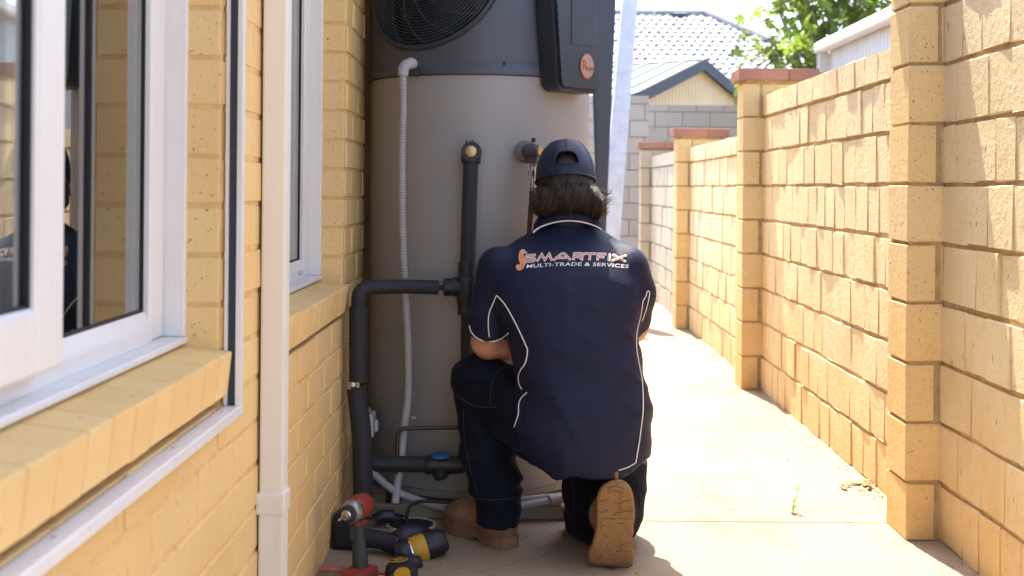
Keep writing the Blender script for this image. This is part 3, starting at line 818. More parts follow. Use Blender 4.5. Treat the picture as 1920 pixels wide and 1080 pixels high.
# rubber boot where the drain tube meets the floor
rb = empty('drain_boot', gat(735, 968), 'black rubber boot where the grey hose meets the floor', 'pipe fitting')
lathe('sleeve', [(0.0125, 0.085), (0.021, 0.080), (0.024, 0.04), (0.032, 0.02), (0.052, 0.012), (0.055, 0.002)], M['black_plastic'], rb, 20, Matrix.Translation(gat(737, 968)))
tube('stub', round_path([gat(737, 968, 0.03), gat(716, 968, 0.032), gat(704, 976, 0.02)], 0.03), 0.019, M['black_plastic'], rb, 14)
dr = empty('floor_drain', gat(771, 986), 'round open floor drain with chipped white rim in front of the tank', 'drain')
DM = Matrix.Translation(gat(771, 986))
lathe('well_shade_disc', [(0, 0.0035), (0.066, 0.0038)], M['gasket'], dr, 32, DM)  # flat black disc, shade of the open drain put into its colour
bm = bmesh.new()
for k in range(26):
    if k in (9, 10, 17): continue
    a0, a1 = 2 * math.pi * k / 26, 2 * math.pi * (k + 1) / 26
    ri, ro = 0.066, 0.0735 + rnd.uniform(-0.004, 0.003)
    q = [DM @ Vector((r * math.cos(a), r * math.sin(a), z)) for z in (0.001, 0.0065) for r, a in ((ri, a0), (ro, a0), (ro, a1), (ri, a1))]
    vv = [bm.verts.new(x) for x in q]
    for f_ in ((3, 2, 1, 0), (4, 5, 6, 7), (0, 1, 5, 4), (1, 2, 6, 5), (2, 3, 7, 6), (3, 0, 4, 7)): bm.faces.new([vv[i] for i in f_])
from_bm('rim', bm, M['white_plastic'], dr)

# relief valve beside the man's cap
rv = empty('relief_valve', A(1000, 285, 3.5), 'grey relief valve with brass end beside the navy cap', 'valve')
yv = 3.50
lathe('escutcheon', [(0.0, 0.002), (0.033, 0.0015), (0.035, 0.0)], simple('clear_plastic', (0.13, 0.125, 0.125), 0.25), rv, 32, axis_mtx(A(986, 285, 3.565), (0.1, -1, 0)))
bm = bmesh.new()
bm_tube(bm, [A(992, 284, 3.575), A(996, 284, 3.52)], 0.024, 22)
bm_tube(bm, [A(990, 284, 3.515), A(1004, 284, 3.50), A(1009, 284, 3.495)], [0.0225, 0.022, 0.018], 22)
bm_tube(bm, [A(998, 290, 3.51), A(997.5, 306, 3.51)], [0.019, 0.017], 18)
o = from_bm('valve_body', bm, simple('grey_fitting', (0.06, 0.06, 0.07), 0.5), rv, True); sharp(o)
box('lever', A(996.5, 267, 3.505), A(1004, 259, 3.515), M['gasket'], rv, 0.001)
tube('brass_end', [A(1007, 283.5, 3.497), A(1014, 283.5, 3.49)], 0.0145, M['brass'], rv, 18)
bm = bmesh.new()
bm_tube(bm, [A(999, 306, 3.51), A(999, 312, 3.51)], 0.0125, 6); bm_tube(bm, [A(999, 312, 3.51), A(998.5, 320, 3.51)], 0.008, 14)
bm_tube(bm, [A(997.5, 320, 3.51), A(997.5, 331, 3.51)], 0.0125, 8); bm_tube(bm, [A(999, 331, 3.51), A(999, 352, 3.51)], 0.0075, 12); bm_tube(bm, [A(999, 352, 3.51), A(999, 358, 3.51)], 0.011, 6)
o = from_bm('valve_stem', bm, M['steel'], rv, True); sharp(o)
tube('drop_pipe', [A(998, 358, 3.51), A(992, 450, 3.51), A(990, 600, 3.51)], 0.0085, M['copper'], rv, 12)

# leaning post and dark panel behind the tank
post = empty('leaning_post', (0.60, 9.0, 0), 'bluish white post leaning beside the tank, seen over the cap', 'post')
def beam(name, x0a, x0b, ya, x1a, x1b, yb, Y, th, mat, par):
    a0, a1, b0, b1 = at(x0a, ya, Y), at(x0b, ya, Y), at(x1a, yb, Y), at(x1b, yb, Y)
    v = [a0, a1, b1, b0] + [q + Vector((0, th, 0)) for q in (a0, a1, b1, b0)]
    bm = bmesh.new(); vv = [bm.verts.new(q) for q in v]
    for f_ in ((0, 3, 2, 1), (4, 5, 6, 7), (0, 1, 5, 4), (1, 2, 6, 5), (2, 3, 7, 6), (3, 0, 4, 7)): bm.faces.new([vv[i] for i in f_])
    bmesh.ops.recalc_face_normals(bm, faces=bm.faces)
    bmesh.ops.bevel(bm, geom=bm.edges[:], offset=0.006, segments=2, affect='EDGES')
    return from_bm(name, bm, mat, par)
yg = 352 + 1.0 * FOC / 9.0
def lin(p, q, y): return p[0] + (q[0] - p[0]) * (y - p[1]) / (q[1] - p[1])
beam('shaft', lin((1168, 0), (1129, 430), -40), lin((1196, 0), (1164, 430), -40), -40, lin((1168, 0), (1129, 430), yg), lin((1196, 0), (1164, 430), yg), yg, 9.0, 0.12, simple('bluish_white_paint', (0.60, 0.68, 0.84), 0.45), post)
pan = empty('dark_panel', (0.57, 8.8, 0), 'dark charcoal tapering steel panel between the tank and the white post', 'panel')
beam('sheet', 1104, 1157, -50, 1125, 1129, 603, 8.8, 0.03, M['navy_post'], pan)
beam('edge_fold', 1104, 1109, -50, 1125, 1126, 603, 8.79, 0.006, M['navy_post'], pan)

# ------------------------------------------------------------------ tools on the floor
def ptool(): pass
dv = empty('impact_driver', gat(672, 1090), 'red and black impact driver standing upright by the brick wall', 'power tool')
hp = A(662, 958, 2.98); ax = Vector((-0.30, -0.95, -0.03)).normalized()
DV = axis_mtx(hp, ax) @ Matrix.Scale(0.80, 4)
lathe('nose', [(0.0, 0.0), (0.037, 0.0005), (0.0375, 0.006), (0.034, 0.022), (0.029, 0.030), (0.026, 0.031)], simple('worn_alloy', (0.33, 0.32, 0.33), 0.45, 0.8, var=0.3, nscale=60), dv, 32, DV @ Matrix.Translation((0, 0, 0.0)))
lathe('nose_ring', [(0.0280, 0.0305), (0.028, 0.036), (0.021, 0.042), (0.0, 0.0425)], M['grip'], dv, 32, DV)
lathe('collet', [(0.016, 0.043), (0.0165, 0.050), (0.0125, 0.054), (0.012, 0.060), (0.006, 0.062), (0.006, 0.055)], M['steel'], dv, 24, DV)
lathe('motor_housing', [(0.0375, -0.001), (0.0395, -0.008), (0.0395, -0.05), (0.036, -0.080), (0.028, -0.092), (0, -0.094)], M['red'], dv, 32, DV)
tube('bit', [DV @ Vector((0, 0, 0.055)), DV @ Vector((0, 0, 0.10)), DV @ Vector((0, 0, 0.103))], [0.0036, 0.0033, 0.0015], M['steel'], dv, 6)
hb = DV @ Vector((0.0, 0.0, -0.035))
foot = gat(676, 1094); foot = Vector((foot.x, foot.y, 0.030))
bm = bmesh.new()
top = hb.copy(); top.z -= 0.028
bm_tube(bm, smooth_path([top, top.lerp(foot, 0.25), top.lerp(foot, 0.6), foot], 5), [0.0178 + 0.0022 * math.cos(k * 0.5) for k in range(16)], 18)
from_bm('grip', bm, M['grip'], dv, True)
tube('handle_collar', [hb + Vector((0, 0, -0.028)), hb + Vector((0, 0, -0.046))], [0.0235, 0.0205], M['red'], dv, 18)
bm = bmesh.new(); bm_box(bm, (-0.006, -0.006, -0.02), (0.006, 0.010, 0.018), 0.003, 2, Matrix.Translation(top + Vector((-0.010, -0.019, -0.030))))
from_bm('trigger', bm, M['grip'], dv)
box('trigger_strip', top + Vector((-0.002, -0.0222, -0.055)), top + Vector((0.006, -0.018, 0.0)), M['red'], dv, 0.001)
RZ = Matrix.Translation((foot.x, foot.y, 0)) @ Matrix.Rotation(R(-20), 4, 'Z')
bm = bmesh.new(); bm_box(bm, (-0.033, -0.05, 0.001), (0.033, 0.036, 0.042), 0.009, 2, RZ); from_bm('battery', bm, M['red'], dv)
bm = bmesh.new(); bm_box(bm, (-0.023, -0.0525, 0.006), (0.023, -0.0501, 0.032), 0.001, 1, RZ); from_bm('battery_label', bm, M['grip'], dv)
rod = empty('painted_bar', gat(660, 1090), 'faded red metal bar lying behind the driver base', 'bar')
r0, r1 = at(601, 1066, 3.03), at(724, 1073, 3.06); r0.z = r1.z = 0.012
b0, b1 = at(601, 1067, 3.00), at(725, 1073, 3.00)
tube('bar', [b0, b0.lerp(b1, 0.5), b1], 0.0075, M['red_rod'], rod, 12)
tube('end_cap', [b0 - (b1 - b0).normalized() * 0.004, b0 + (b1 - b0).normalized() * 0.003], 0.009, M['red_rod'], rod, 12)

wr = empty('cordless_drill', gat(740, 1040), 'black and yellow cordless drill lying on its side behind the red driver', 'power tool')
q0 = gat(648, 1030)
ZR = Matrix.Translation((q0.x + 0.012, q0.y + 0.02, 0)) @ Matrix.Rotation(R(-8), 4, 'Z')
bm = bmesh.new(); bm_box(bm, (-0.045, -0.035, 0.001), (0.030, 0.05, 0.10), 0.012, 2, ZR); from_bm('battery', bm, M['navy_tool'], wr)
hA, hB = A(676, 1008, 3.22), A(748, 1022, 3.20)
bm = bmesh.new(); bm_tube(bm, smooth_path([hA, hA.lerp(hB, 0.5) + Vector((0, 0, 0.004)), hB], 5), [0.030, 0.0275, 0.026, 0.025, 0.0245, 0.0245, 0.025, 0.026, 0.027, 0.029, 0.03], 18); from_bm('handle', bm, M['navy_tool'], wr, True)
c0, c1 = A(748, 1042, 3.16), A(834, 1012, 3.20); dd = (c1 - c0).normalized(); L = (c1 - c0).length
WM = axis_mtx(c0, dd)
lathe('head', [(0.0, -0.012), (0.028, -0.010), (0.036, 0.0), (0.0375, 0.012), (0.033, 0.030)], M['navy_tool'], wr, 28, WM)
lathe('motor_cover', [(0.0325, 0.031), (0.0365, 0.040), (0.0375, 0.07), (0.036, L * 0.58)], M['yellow'], wr, 28, WM)
lathe('trim_ring', [(0.0325, 0.0285), (0.0372, 0.031), (0.0372, 0.035), (0.036, 0.036)], M['steel'], wr, 28, WM)
lathe('nose', [(0.037, L * 0.581), (0.0385, L * 0.64), (0.036, L * 0.9), (0.028, L * 1.02), (0.0, L * 1.04)], M['navy_tool'], wr, 28, WM)
bm = bmesh.new(); bm_tube(bm, [A(742, 1015, 3.2), A(760, 1005, 3.22), A(785, 1002, 3.235), A(806, 1006, 3.24)], [0.026, 0.030, 0.028, 0.02], 16); from_bm('housing', bm, M['navy_tool'], wr, True)
bm = bmesh.new(); bm_tube(bm, [A(750, 1052, 3.12), A(772, 1058, 3.10), A(790, 1052, 3.10)], [0.020, 0.022, 0.014], 14); from_bm('foot', bm, M['navy_tool'], wr, True)

tp = empty('tape_measure', gat(755, 1092), 'yellow and black tape measure with an oval badge in front of the drill', 'tape measure')
tz = gat(752, 1098); TPM = Matrix.Translation((tz.x, tz.y, 0)) @ Matrix.Rotation(R(28), 4, 'Z') @ Matrix.Scale(0.84, 4)
outl = [(0.045 * math.cos(a) * (1.0 if math.cos(a) > 0 else 1.05), 0.04 + 0.04 * math.copysign(abs(math.sin(a)) ** 0.75, math.sin(a))) for a in np.linspace(0, 2 * math.pi, 28, endpoint=False)]
TT = TPM @ Matrix.Rotation(R(90), 4, 'X')
prism('case', outl, 0.05, M['navy_tool'], tp, TT @ Matrix.Translation((0, 0, -0.02)), 0.006, True)
prism('side_band', [(x * 0.66, 0.036 + (y - 0.04) * 0.74) for x, y in outl], 0.057, M['yellow'], tp, TT @ Matrix.Translation((-0.010, 0.004, -0.0235)), 0.004, True)
TB = TPM @ Matrix.Translation((-0.012, -0.006, 0.0805)) @ Matrix.Rotation(R(8), 4, 'Z')
prism('badge_rim', ellipse(0.031, 0.020), 0.002, M['yellow'], tp, TB)
prism('badge', ellipse(0.028, 0.0175), 0.0012, M['navy_tool'], tp, TB @ Matrix.Translation((0, 0, 0.0012)))
for k in range(3):
    bm = bmesh.new(); bm_box(bm, (-0.017, -0.009 + k * 0.007, 0.0024), (0.017, -0.0065 + k * 0.007, 0.003), 0, 1, TB); from_bm('badge_line', bm, M['yellow'], tp)

# ------------------------------------------------------------------ smooth bodies: distance fields turned into one continuous mesh
def grid(lo, hi, h):
    ax_ = [np.arange(lo[k], hi[k] + h, h, dtype=np.float32) for k in range(3)]
    return np.meshgrid(*ax_, indexing='ij')
def surface_nets(F, lo, h):
    S = F < 0
    nx, ny, nz = F.shape
    cnt = np.zeros((nx - 1, ny - 1, nz - 1), np.float32); acc = [np.zeros_like(cnt) for _ in range(3)]
    sl = lambda o, n: slice(o, n - 1 + o)
    for axis in range(3):
        d = [0, 0, 0]; d[axis] = 1
        a = F[:nx - d[0], :ny - d[1], :nz - d[2]]; b = F[d[0]:, d[1]:, d[2]:]
        cross = (a < 0) != (b < 0)
        t = np.where(cross, a / np.where(cross, a - b, 1), 0).astype(np.float32)
        o1, o2 = [k for k in range(3) if k != axis]
        for u in (0, 1):
            for w in (0, 1):
                off = [0, 0, 0]; off[o1] = u; off[o2] = w
                s = tuple(slice(off[k], off[k] + cnt.shape[k]) for k in range(3))
                c = cross[s]; cnt += c
                for k in range(3):
                    acc[k] += np.where(c, t[s] if k == axis else off[k], 0)
    act = cnt > 0
    idx = -np.ones(cnt.shape, np.int64); ii = np.argwhere(act); idx[act] = np.arange(len(ii))
    V = np.stack([acc[k][act] / cnt[act] for k in range(3)], 1)
    V = (V + ii) * h + np.array(lo)
    faces = []
    for axis in range(3):
        d = [0, 0, 0]; d[axis] = 1
        a = S[:nx - d[0], :ny - d[1], :nz - d[2]]; b = S[d[0]:, d[1]:, d[2]:]
        e = np.argwhere(a != b); flip = a[tuple(e.T)]
        o1, o2 = (axis + 1) % 3, (axis + 2) % 3
        ok = (e[:, o1] > 0) & (e[:, o2] > 0) & (e[:, o1] < F.shape[o1] - 1) & (e[:, o2] < F.shape[o2] - 1)
        e, flip = e[ok], flip[ok]
        q = []
        for u, w in ((0, 0), (-1, 0), (-1, -1), (0, -1)):
            c = e.copy(); c[:, o1] += u; c[:, o2] += w; q.append(idx[tuple(c.T)])
        q = np.stack(q, 1); q[~flip] = q[~flip][:, ::-1]
        faces.append(q)
    return V, np.concatenate(faces)[:, ::-1]
def sdf_obj(name, fn, lo, hi, h, mat, parent=None, relax=1):
    G = grid(lo, hi, h); F = fn(*G).astype(np.float32)
    V, Q = surface_nets(F, lo, h)
    for _ in range(relax):                         # light smoothing
        s = np.zeros_like(V); n = np.zeros(len(V))
        for a, b in ((0, 1), (1, 2), (2, 3), (3, 0)):
            np.add.at(s, Q[:, a], V[Q[:, b]]); np.add.at(n, Q[:, a], 1)
            np.add.at(s, Q[:, b], V[Q[:, a]]); np.add.at(n, Q[:, b], 1)
        V = V * 0.4 + 0.6 * s / n[:, None]
    me = bpy.data.meshes.new(name)
    me.vertices.add(len(V)); me.vertices.foreach_set('co', V.astype(np.float32).ravel())
    me.loops.add(len(Q) * 4); me.loops.foreach_set('vertex_index', Q.ravel().astype(np.int32))
    me.polygons.add(len(Q)); me.polygons.foreach_set('loop_start', (np.arange(len(Q)) * 4).astype(np.int32))
    me.update(calc_edges=True); me.validate()
    return link(name, me, mat, parent, True)
def cap_(X, Y, Z, a, b, ra, rb):
    a, b = np.array(a), np.array(b); ab = b - a
    t = np.clip(((X - a[0]) * ab[0] + (Y - a[1]) * ab[1] + (Z - a[2]) * ab[2]) / (ab @ ab), 0, 1)
    return np.sqrt((X - a[0] - t * ab[0]) ** 2 + (Y - a[1] - t * ab[1]) ** 2 + (Z - a[2] - t * ab[2]) ** 2) - (ra + t * (rb - ra))
def ell_(X, Y, Z, c, r):
    x, y, z = X - c[0], Y - c[1], Z - c[2]
    k0 = np.sqrt((x / r[0]) ** 2 + (y / r[1]) ** 2 + (z / r[2]) ** 2); k1 = np.sqrt((x / r[0] ** 2) ** 2 + (y / r[1] ** 2) ** 2 + (z / r[2] ** 2) ** 2)
    return k0 * (k0 - 1) / np.maximum(k1, 1e-6)
def smin(a, b, k):
    h = np.clip(0.5 + 0.5 * (b - a) / k, 0, 1); return b * (1 - h) + a * h - k * h * (1 - h)
def plane_(X, Y, Z, p, n):
    n = np.array(n) / np.linalg.norm(n); return (X - p[0]) * n[0] + (Y - p[1]) * n[1] + (Z - p[2]) * n[2]
def column_(X, Y, Z, rows, pw=2.4):
    """stack of rounded cross sections: rows (z, xl, xr, yc, half depth)"""
    rows = sorted(rows); zz = [r[0] for r in rows]
    f = lambda k: np.interp(Z, zz, [r[k] for r in rows])
    xl, xr, yc, hd = f(1), f(2), f(3), f(4)
    cx, a = (xl + xr) / 2, (xr - xl) / 2
    q = (np.abs((X - cx) / a) ** pw + np.abs((Y - yc) / hd) ** pw) ** (1 / pw)
    d = (q - 1) * np.minimum(a, hd)
    return np.maximum(d, np.maximum(zz[0] - Z, Z - zz[-1]))
def folds(X, Y, Z, dirs, amp, seed):
    """soft cloth folds: warped sine ridges"""
    r = random.Random(seed); out = 0
    for d, f in dirs:
        ph = r.uniform(0, 6); w = 0.9 * np.sin(9 * X + 7 * Z + ph) + 0.7 * np.sin(13 * Y - 11 * Z + 2 * ph)
        s = np.sin((d[0] * X + d[1] * Y + d[2] * Z) * f + w + ph)
        m = 0.5 + 0.5 * np.sin(5 * X * r.uniform(.5, 2) + 6 * Z * r.uniform(.5, 2) + ph)
        out = out + amp * m * (1 - np.abs(s)) ** 2
    return out
def T(v): return (v.x, v.y, v.z)

def cloth(name, col, var=0.2, sheen=0.3, weave=900, bump=0.25, dust=None, rough=0.62, spec=0.35):
    t = NT(name)
    p = t.pos(); n = t.noise(p, 7, 4)
    c = t.ramp(n, [(0.3, tuple(x * (1 - var) for x in col)), (0.7, tuple(x * (1 + var) for x in col))])
    if dust:
        d = t.noise(p, 16, 5, 0.65); c = t.mix(t.val(d, 0.55, 0.8, 0, 0.35), c, dust)
    w = t.voro(p, weave * 0.45); w2 = t.noise(p, 34, 2)
    h = t.math('ADD', w, t.math('MULTIPLY', w2, 0.25))
    t.p.inputs['Sheen Tint'].default_value = (0.45, 0.55, 1.0, 1); t.p.inputs['Sheen Roughness'].default_value = 0.35
    return t.set(color=c, rough=rough, spec=spec, sheen=sheen, normal=t.bump(h, bump, 0.003))
M['shirt'] = cloth('navy_polo_cloth', (0.0032, 0.0070, 0.034), 0.2, 0.03, 800, 0.4, None, 0.54, 0.30)
M['trousers'] = cloth('dark_work_trousers', (0.006, 0.008, 0.016), 0.3, 0.06, 1300, 0.3, (0.016, 0.018, 0.026), 0.95, 0.12)
M['capcloth'] = cloth('navy_cap_cloth', (0.005, 0.013, 0.046), 0.15, 0.02, 1100, 0.35, None, 0.5, 0.4)
M['piping'] = simple('white_piping', (0.78, 0.76, 0.72), 0.6)
def skin_mat():
    t = NT('skin'); p = t.pos(); n = t.noise(p, 30, 4)
    c = t.ramp(n, [(0.3, (0.50, 0.24, 0.15)), (0.7, (0.62, 0.33, 0.22))])
    return t.set(color=c, rough=0.5, sub=0.0, normal=t.bump(t.noise(p, 500, 3), 0.15, 0.001))
M['skin'] = skin_mat()
M['hair'] = simple('dark_hair', (0.016, 0.010, 0.008), 0.62, var=0.4, nscale=90)
M['hair_tip'] = simple('brown_hair', (0.060, 0.034, 0.020), 0.55, var=0.4, nscale=90)
def boot_mat(name, a, b, dirt):
    t = NT(name); p = t.pos(); n = t.noise(p, 16, 6, 0.65); f = t.noise(p, 220, 3)
    c = t.ramp(n, [(0.3, a), (0.7, b)])
    d = t.noise(p, 42, 4, 0.7); c = t.mix(t.val(d, 0.55, 0.72, 0, 0.55), c, dirt)
    return t.set(color=c, rough=0.85, spec=0.25, normal=t.bump(t.math('ADD', f, n), 0.35, 0.003))
M['boot'] = boot_mat('tan_nubuck', (0.17, 0.10, 0.062), (0.23, 0.138, 0.086), (0.11, 0.07, 0.045))
M['sole'] = boot_mat('tan_rubber_sole', (0.24, 0.135, 0.058), (0.32, 0.185, 0.082), (0.11, 0.06, 0.03))
M['groove'] = simple('sole_groove', (0.14, 0.075, 0.033), 0.9, var=0.4, nscale=80)

person = empty('person', (0.10, 3.28, 0), 'person in navy polo shirt and cap kneeling before the water tank, seen from behind', 'person')
# joints
L_SH, R_SH = A(930, 525, 3.315), A(1180, 525, 3.32)
L_EL, R_EL = A(916, 641, 3.36), A(1183, 612, 3.385)
L_WR, R_WR = A(1005, 650, 3.47), A(1120, 600, 3.50)
NECK, HEAD = A(1066, 430, 3.30), A(1062, 350, 3.36)
# body: head with face, neck, chest, arms and hands in one surface
hd = HEAD
def body_fn(X, Y, Z):
    d = ell_(X, Y, Z, (hd.x, hd.y + 0.018, hd.z + 0.010), (0.070, 0.080, 0.095))
    d = smin(d, ell_(X, Y, Z, (hd.x, hd.y + 0.045, hd.z - 0.055), (0.055, 0.055, 0.062)), 0.03)      # jaw
    d = smin(d, cap_(X, Y, Z, (hd.x, hd.y + 0.092, hd.z + 0.005), (hd.x, hd.y + 0.108, hd.z - 0.030), 0.008, 0.013), 0.012)  # nose
    for s in (-1, 1):
        d = smin(d, ell_(X, Y, Z, (hd.x + s * 0.074, hd.y + 0.005, hd.z - 0.012), (0.010, 0.020, 0.032)), 0.008)  # ears
        d = np.maximum(d, -ell_(X, Y, Z, (hd.x + s * 0.031, hd.y + 0.100, hd.z + 0.006), (0.017, 0.014, 0.010)))  # eye sockets
    d = smin(d, ell_(X, Y, Z, (hd.x, hd.y + 0.090, hd.z - 0.060), (0.024, 0.012, 0.010)), 0.008)       # lips
    d = smin(d, cap_(X, Y, Z, T(NECK + Vector((0, 0.085, -0.02))), (hd.x, hd.y + 0.01, hd.z - 0.03), 0.048, 0.050), 0.02)
    d = smin(d, column_(X, Y, Z, [(0.36, 0.0, 0.28, 3.25, 0.08), (0.6, 0.01, 0.28, 3.28, 0.09), (0.76, 0.0, 0.26, 3.325, 0.07), (0.84, 0.05, 0.21, 3.36, 0.04), (0.88, 0.07, 0.19, 3.385, 0.030)]), 0.05)
    for sh, el, wr, s in ((L_SH, L_EL, L_WR, 1), (R_SH, R_EL, R_WR, -1)):
        d = smin(d, cap_(X, Y, Z, T(sh), T(el), 0.040, 0.046), 0.02)
        d = smin(d, cap_(X, Y, Z, T(el), T(el.lerp(wr, 0.4)), 0.046, 0.043), 0.02)
        d = smin(d, cap_(X, Y, Z, T(el.lerp(wr, 0.4)), T(wr), 0.043, 0.027), 0.02)
        f = (wr - el).normalized(); up = Vector((0, 0, 1)); side = f.cross(up).normalized() * s
        palm = wr + f * 0.045
        d = smin(d, cap_(X, Y, Z, T(wr), T(palm + f * 0.02), 0.024, 0.028), 0.012)
        for k, l in enumerate((0.066, 0.074, 0.070, 0.056)):
            b0 = palm + f * 0.035 + up * (0.030 - 0.020 * k)
            b1 = b0 + f * l * 0.45 + side * 0.012; b2 = b1 + f * l * 0.12 + side * l * 0.38
            d = smin(d, np.minimum(cap_(X, Y, Z, T(b0), T(b1), 0.0095, 0.0088), cap_(X, Y, Z, T(b1), T(b2), 0.0088, 0.0078)), 0.004)
        t0 = wr + f * 0.02 + up * 0.022; t1 = t0 + f * 0.035 + up * 0.022 + side * 0.012; t2 = t1 + f * 0.028 + side * 0.022
        d = smin(d, np.minimum(cap_(X, Y, Z, T(t0), T(t1), 0.013, 0.0105), cap_(X, Y, Z, T(t1), T(t2), 0.0105, 0.009)), 0.006)
    return d
sdf_obj('body', body_fn, (-0.20, 3.12, 0.34), (0.42, 3.70, 1.16), 0.006, M['skin'], person, 1)
for s in (-1, 1):
    bm = bmesh.new(); bmesh.ops.create_uvsphere(bm, u_segments=16, v_segments=10, radius=0.011, matrix=Matrix.Translation((hd.x + s * 0.031, hd.y + 0.083, hd.z + 0.006)))
    from_bm('eye', bm, M['white_plastic'], person, True)

# shirt
def SX(px_, Y): return (px_ - 979) / FOC * Y
def SZ(py_, Y): return CAM_H - (py_ - 353) / FOC * Y
rows_px = [(418, 1024, 1110, 3.365, .048), (432, 1006, 1128, 3.36, .054), (445, 975, 1150, 3.35, .062), (462, 947, 1180, 3.338, .080), (485, 925, 1200, 3.322, .101), (520, 915, 1206, 3.305, .116),
           (560, 918, 1204, 3.295, .124), (600, 935, 1196, 3.285, .128), (640, 955, 1194, 3.275, .130), (665, 962, 1197, 3.27, .132), (700, 968, 1208, 3.26, .138),
           (750, 966, 1216, 3.25, .146), (770, 961, 1215, 3.245, .150), (805, 956, 1221, 3.24, .152), (840, 968, 1220, 3.235, .150), (890, 1000, 1214, 3.235, .145)]
shirt_rows = []
for py_, xl, xr, yc, hdp in rows_px:
    ye = yc
    shirt_rows.append((SZ(py_, ye), SX(xl - 1 + (py_ - 352) * 0.0087, ye), SX(xr + 1 + (py_ - 352) * 0.0087, ye), yc, hdp))
_z = np.linspace(min(r[0] for r in shirt_rows), max(r[0] for r in shirt_rows), 90)
_r = np.array(sorted(shirt_rows)); _k = np.exp(-0.5 * (np.arange(-12, 13) / 3.2) ** 2); _k /= _k.sum()
_c = []
for k in range(1, 5):
    q = np.interp(_z, _r[:, 0], _r[:, k]); q2 = np.convolve(np.pad(q, 12, mode='reflect', reflect_type='odd'), _k, 'valid'); _c.append(q2)
shirt_rows = [tuple(x) for x in np.stack([_z] + _c, 1)]
LC0, LC1 = A(914, 500, 3.31), A(917, 640, 3.33)
RC0, RC1 = A(1186, 503, 3.31), A(1195, 622, 3.35)
def shirt_fn(X, Y, Z):
    d = column_(X, Y, Z, shirt_rows, 2.25)
    dl = smin(cap_(X, Y, Z, T(A(935, 502, 3.31)), T(A(919, 590, 3.325)), 0.060, 0.0590), cap_(X, Y, Z, T(A(919, 590, 3.325)), T(A(917, 660, 3.335)), 0.0590, 0.0575), 0.02)
    hem = plane_(X, Y, Z, T(A(917, 639, 3.28)), (0.02, 0.38, -1.0))
    dl = np.maximum(dl, hem)
    dr = smin(cap_(X, Y, Z, T(A(1176, 500, 3.31)), T(A(1190, 550, 3.32)), 0.058, 0.0560), cap_(X, Y, Z, T(A(1190, 550, 3.32)), T(A(1180, 640, 3.36)), 0.0560, 0.050), 0.02)
    dr = np.maximum(dr, plane_(X, Y, Z, T(A(1200, 629, 3.30)), (0.25, 0.25, -1.0)))
    d = smin(d, dl, 0.016); d = smin(d, dr, 0.02)
    # hem: lower at the middle, rising to the left over the thigh
    hem2 = np.interp(X, [SX(955, 3.2), SX(975, 3.2), SX(1000, 3.2), SX(1040, 3.2), SX(1150, 3.2), SX(1192, 3.2), SX(1222, 3.2)],
                     [SZ(800, 3.2), SZ(836, 3.2), SZ(858, 3.2), SZ(879, 3.2), SZ(882, 3.2), SZ(870, 3.2), SZ(856, 3.2)])
    hem2 = hem2 + 0.004 * np.sin(34 * X + 11 * Y) + 0.003 * np.sin(71 * X - 17 * Y)
    d = np.maximum(d, hem2 - Z)
    # cloth: broad folds at the waist and arm pits, flat across the shoulders
    low = np.clip((0.70 - Z) / 0.25, 0, 1)
    f = folds(X, Y, Z, [((0.55, 0.2, 1.0), 34), ((-0.7, 0.2, 1.0), 27), ((0.9, 0.3, 0.45), 30)], 0.0062, 3) * (0.22 + 0.78 * low)
    f = f + 0.004 * np.sin(38 * Z + 14 * X + 2 * np.sin(9 * X)) * np.exp(-((Z - 0.44) / 0.09) ** 2)
    f = f + 0.006 * np.exp(-((X - 0.06 - (0.50 - Z) * 0.6) / 0.022) ** 2) * np.exp(-((Z - 0.40) / 0.07) ** 2)
    f = f + 0.0030 * np.exp(-((X - 0.12) / 0.010) ** 2) * np.exp(-((Z - 0.70) / 0.12) ** 2)
    return d - f
shirt = sdf_obj('shirt', shirt_fn, (-0.20, 3.05, 0.21), (0.42, 3.48, 0.95), 0.0050, M['shirt'], person, 2)
BV = BVHTree.FromPolygons([v.co.copy() for v in shirt.data.vertices], [tuple(p.vertices) for p in shirt.data.polygons])
def on_shirt(x, y, off=0.0015, bv=None):
    """where the sight line of a measured point meets the cloth"""
    o = Vector((0, 0, CAM_H)); d = (at(x, y, 1.0) - o).normalized()
    h, n, i, t = (bv or BV).ray_cast(o, d)
    if h is None: return None
    return h - d * off
def piping(pts, r=0.0017, bv=None):
    P = []
    for a, b in zip(pts[:-1], pts[1:]):
        n = max(2, int(math.hypot(b[0] - a[0], b[1] - a[1]) / 4))
        for k in range(n): P.append((a[0] + (b[0] - a[0]) * k / n, a[1] + (b[1] - a[1]) * k / n))
    P.append(pts[-1])
    W3 = [on_shirt(x, y, r * 0.5, bv) for x, y in P]; W3 = [w for w in W3 if w is not None]
    if len(W3) < 3: return
    # drop jumps in depth
    Q = [W3[0]]
    for w in W3[1:]:
        if (w - Q[-1]).length < 0.05: Q.append(w)
    Q = [Q[0]] + [(Q[i - 1] + Q[i] * 2 + Q[i + 1]) / 4 for i in range(1, len(Q) - 1)] + [Q[-1]]
    o = tube('piping', Q, r, M['piping'], shirt, 6)
def spx(pts, n=6): return [(v.x, v.y) for v in smooth_path([Vector((a, b, 0)) for a, b in pts], n)]
piping(spx([(931, 554), (941, 564), (951, 578), (967, 607), (977, 628), (986, 648), (989, 658), (985, 680), (976, 694), (972, 706), (973, 720), (978, 730)]))
piping(spx([(931, 554), (923, 572), (917, 588), (915.5, 610), (917.5, 632)]))
piping(spx([(988, 736), (979, 744), (973, 756), (972, 776), (967, 792), (962, 808)]))
piping(spx([(1206, 563), (1202, 589), (1198, 606), (1194, 624), (1194, 655), (1200, 690), (1204.5, 717), (1206, 765), (1201, 812), (1196, 845), (1192, 868)]))
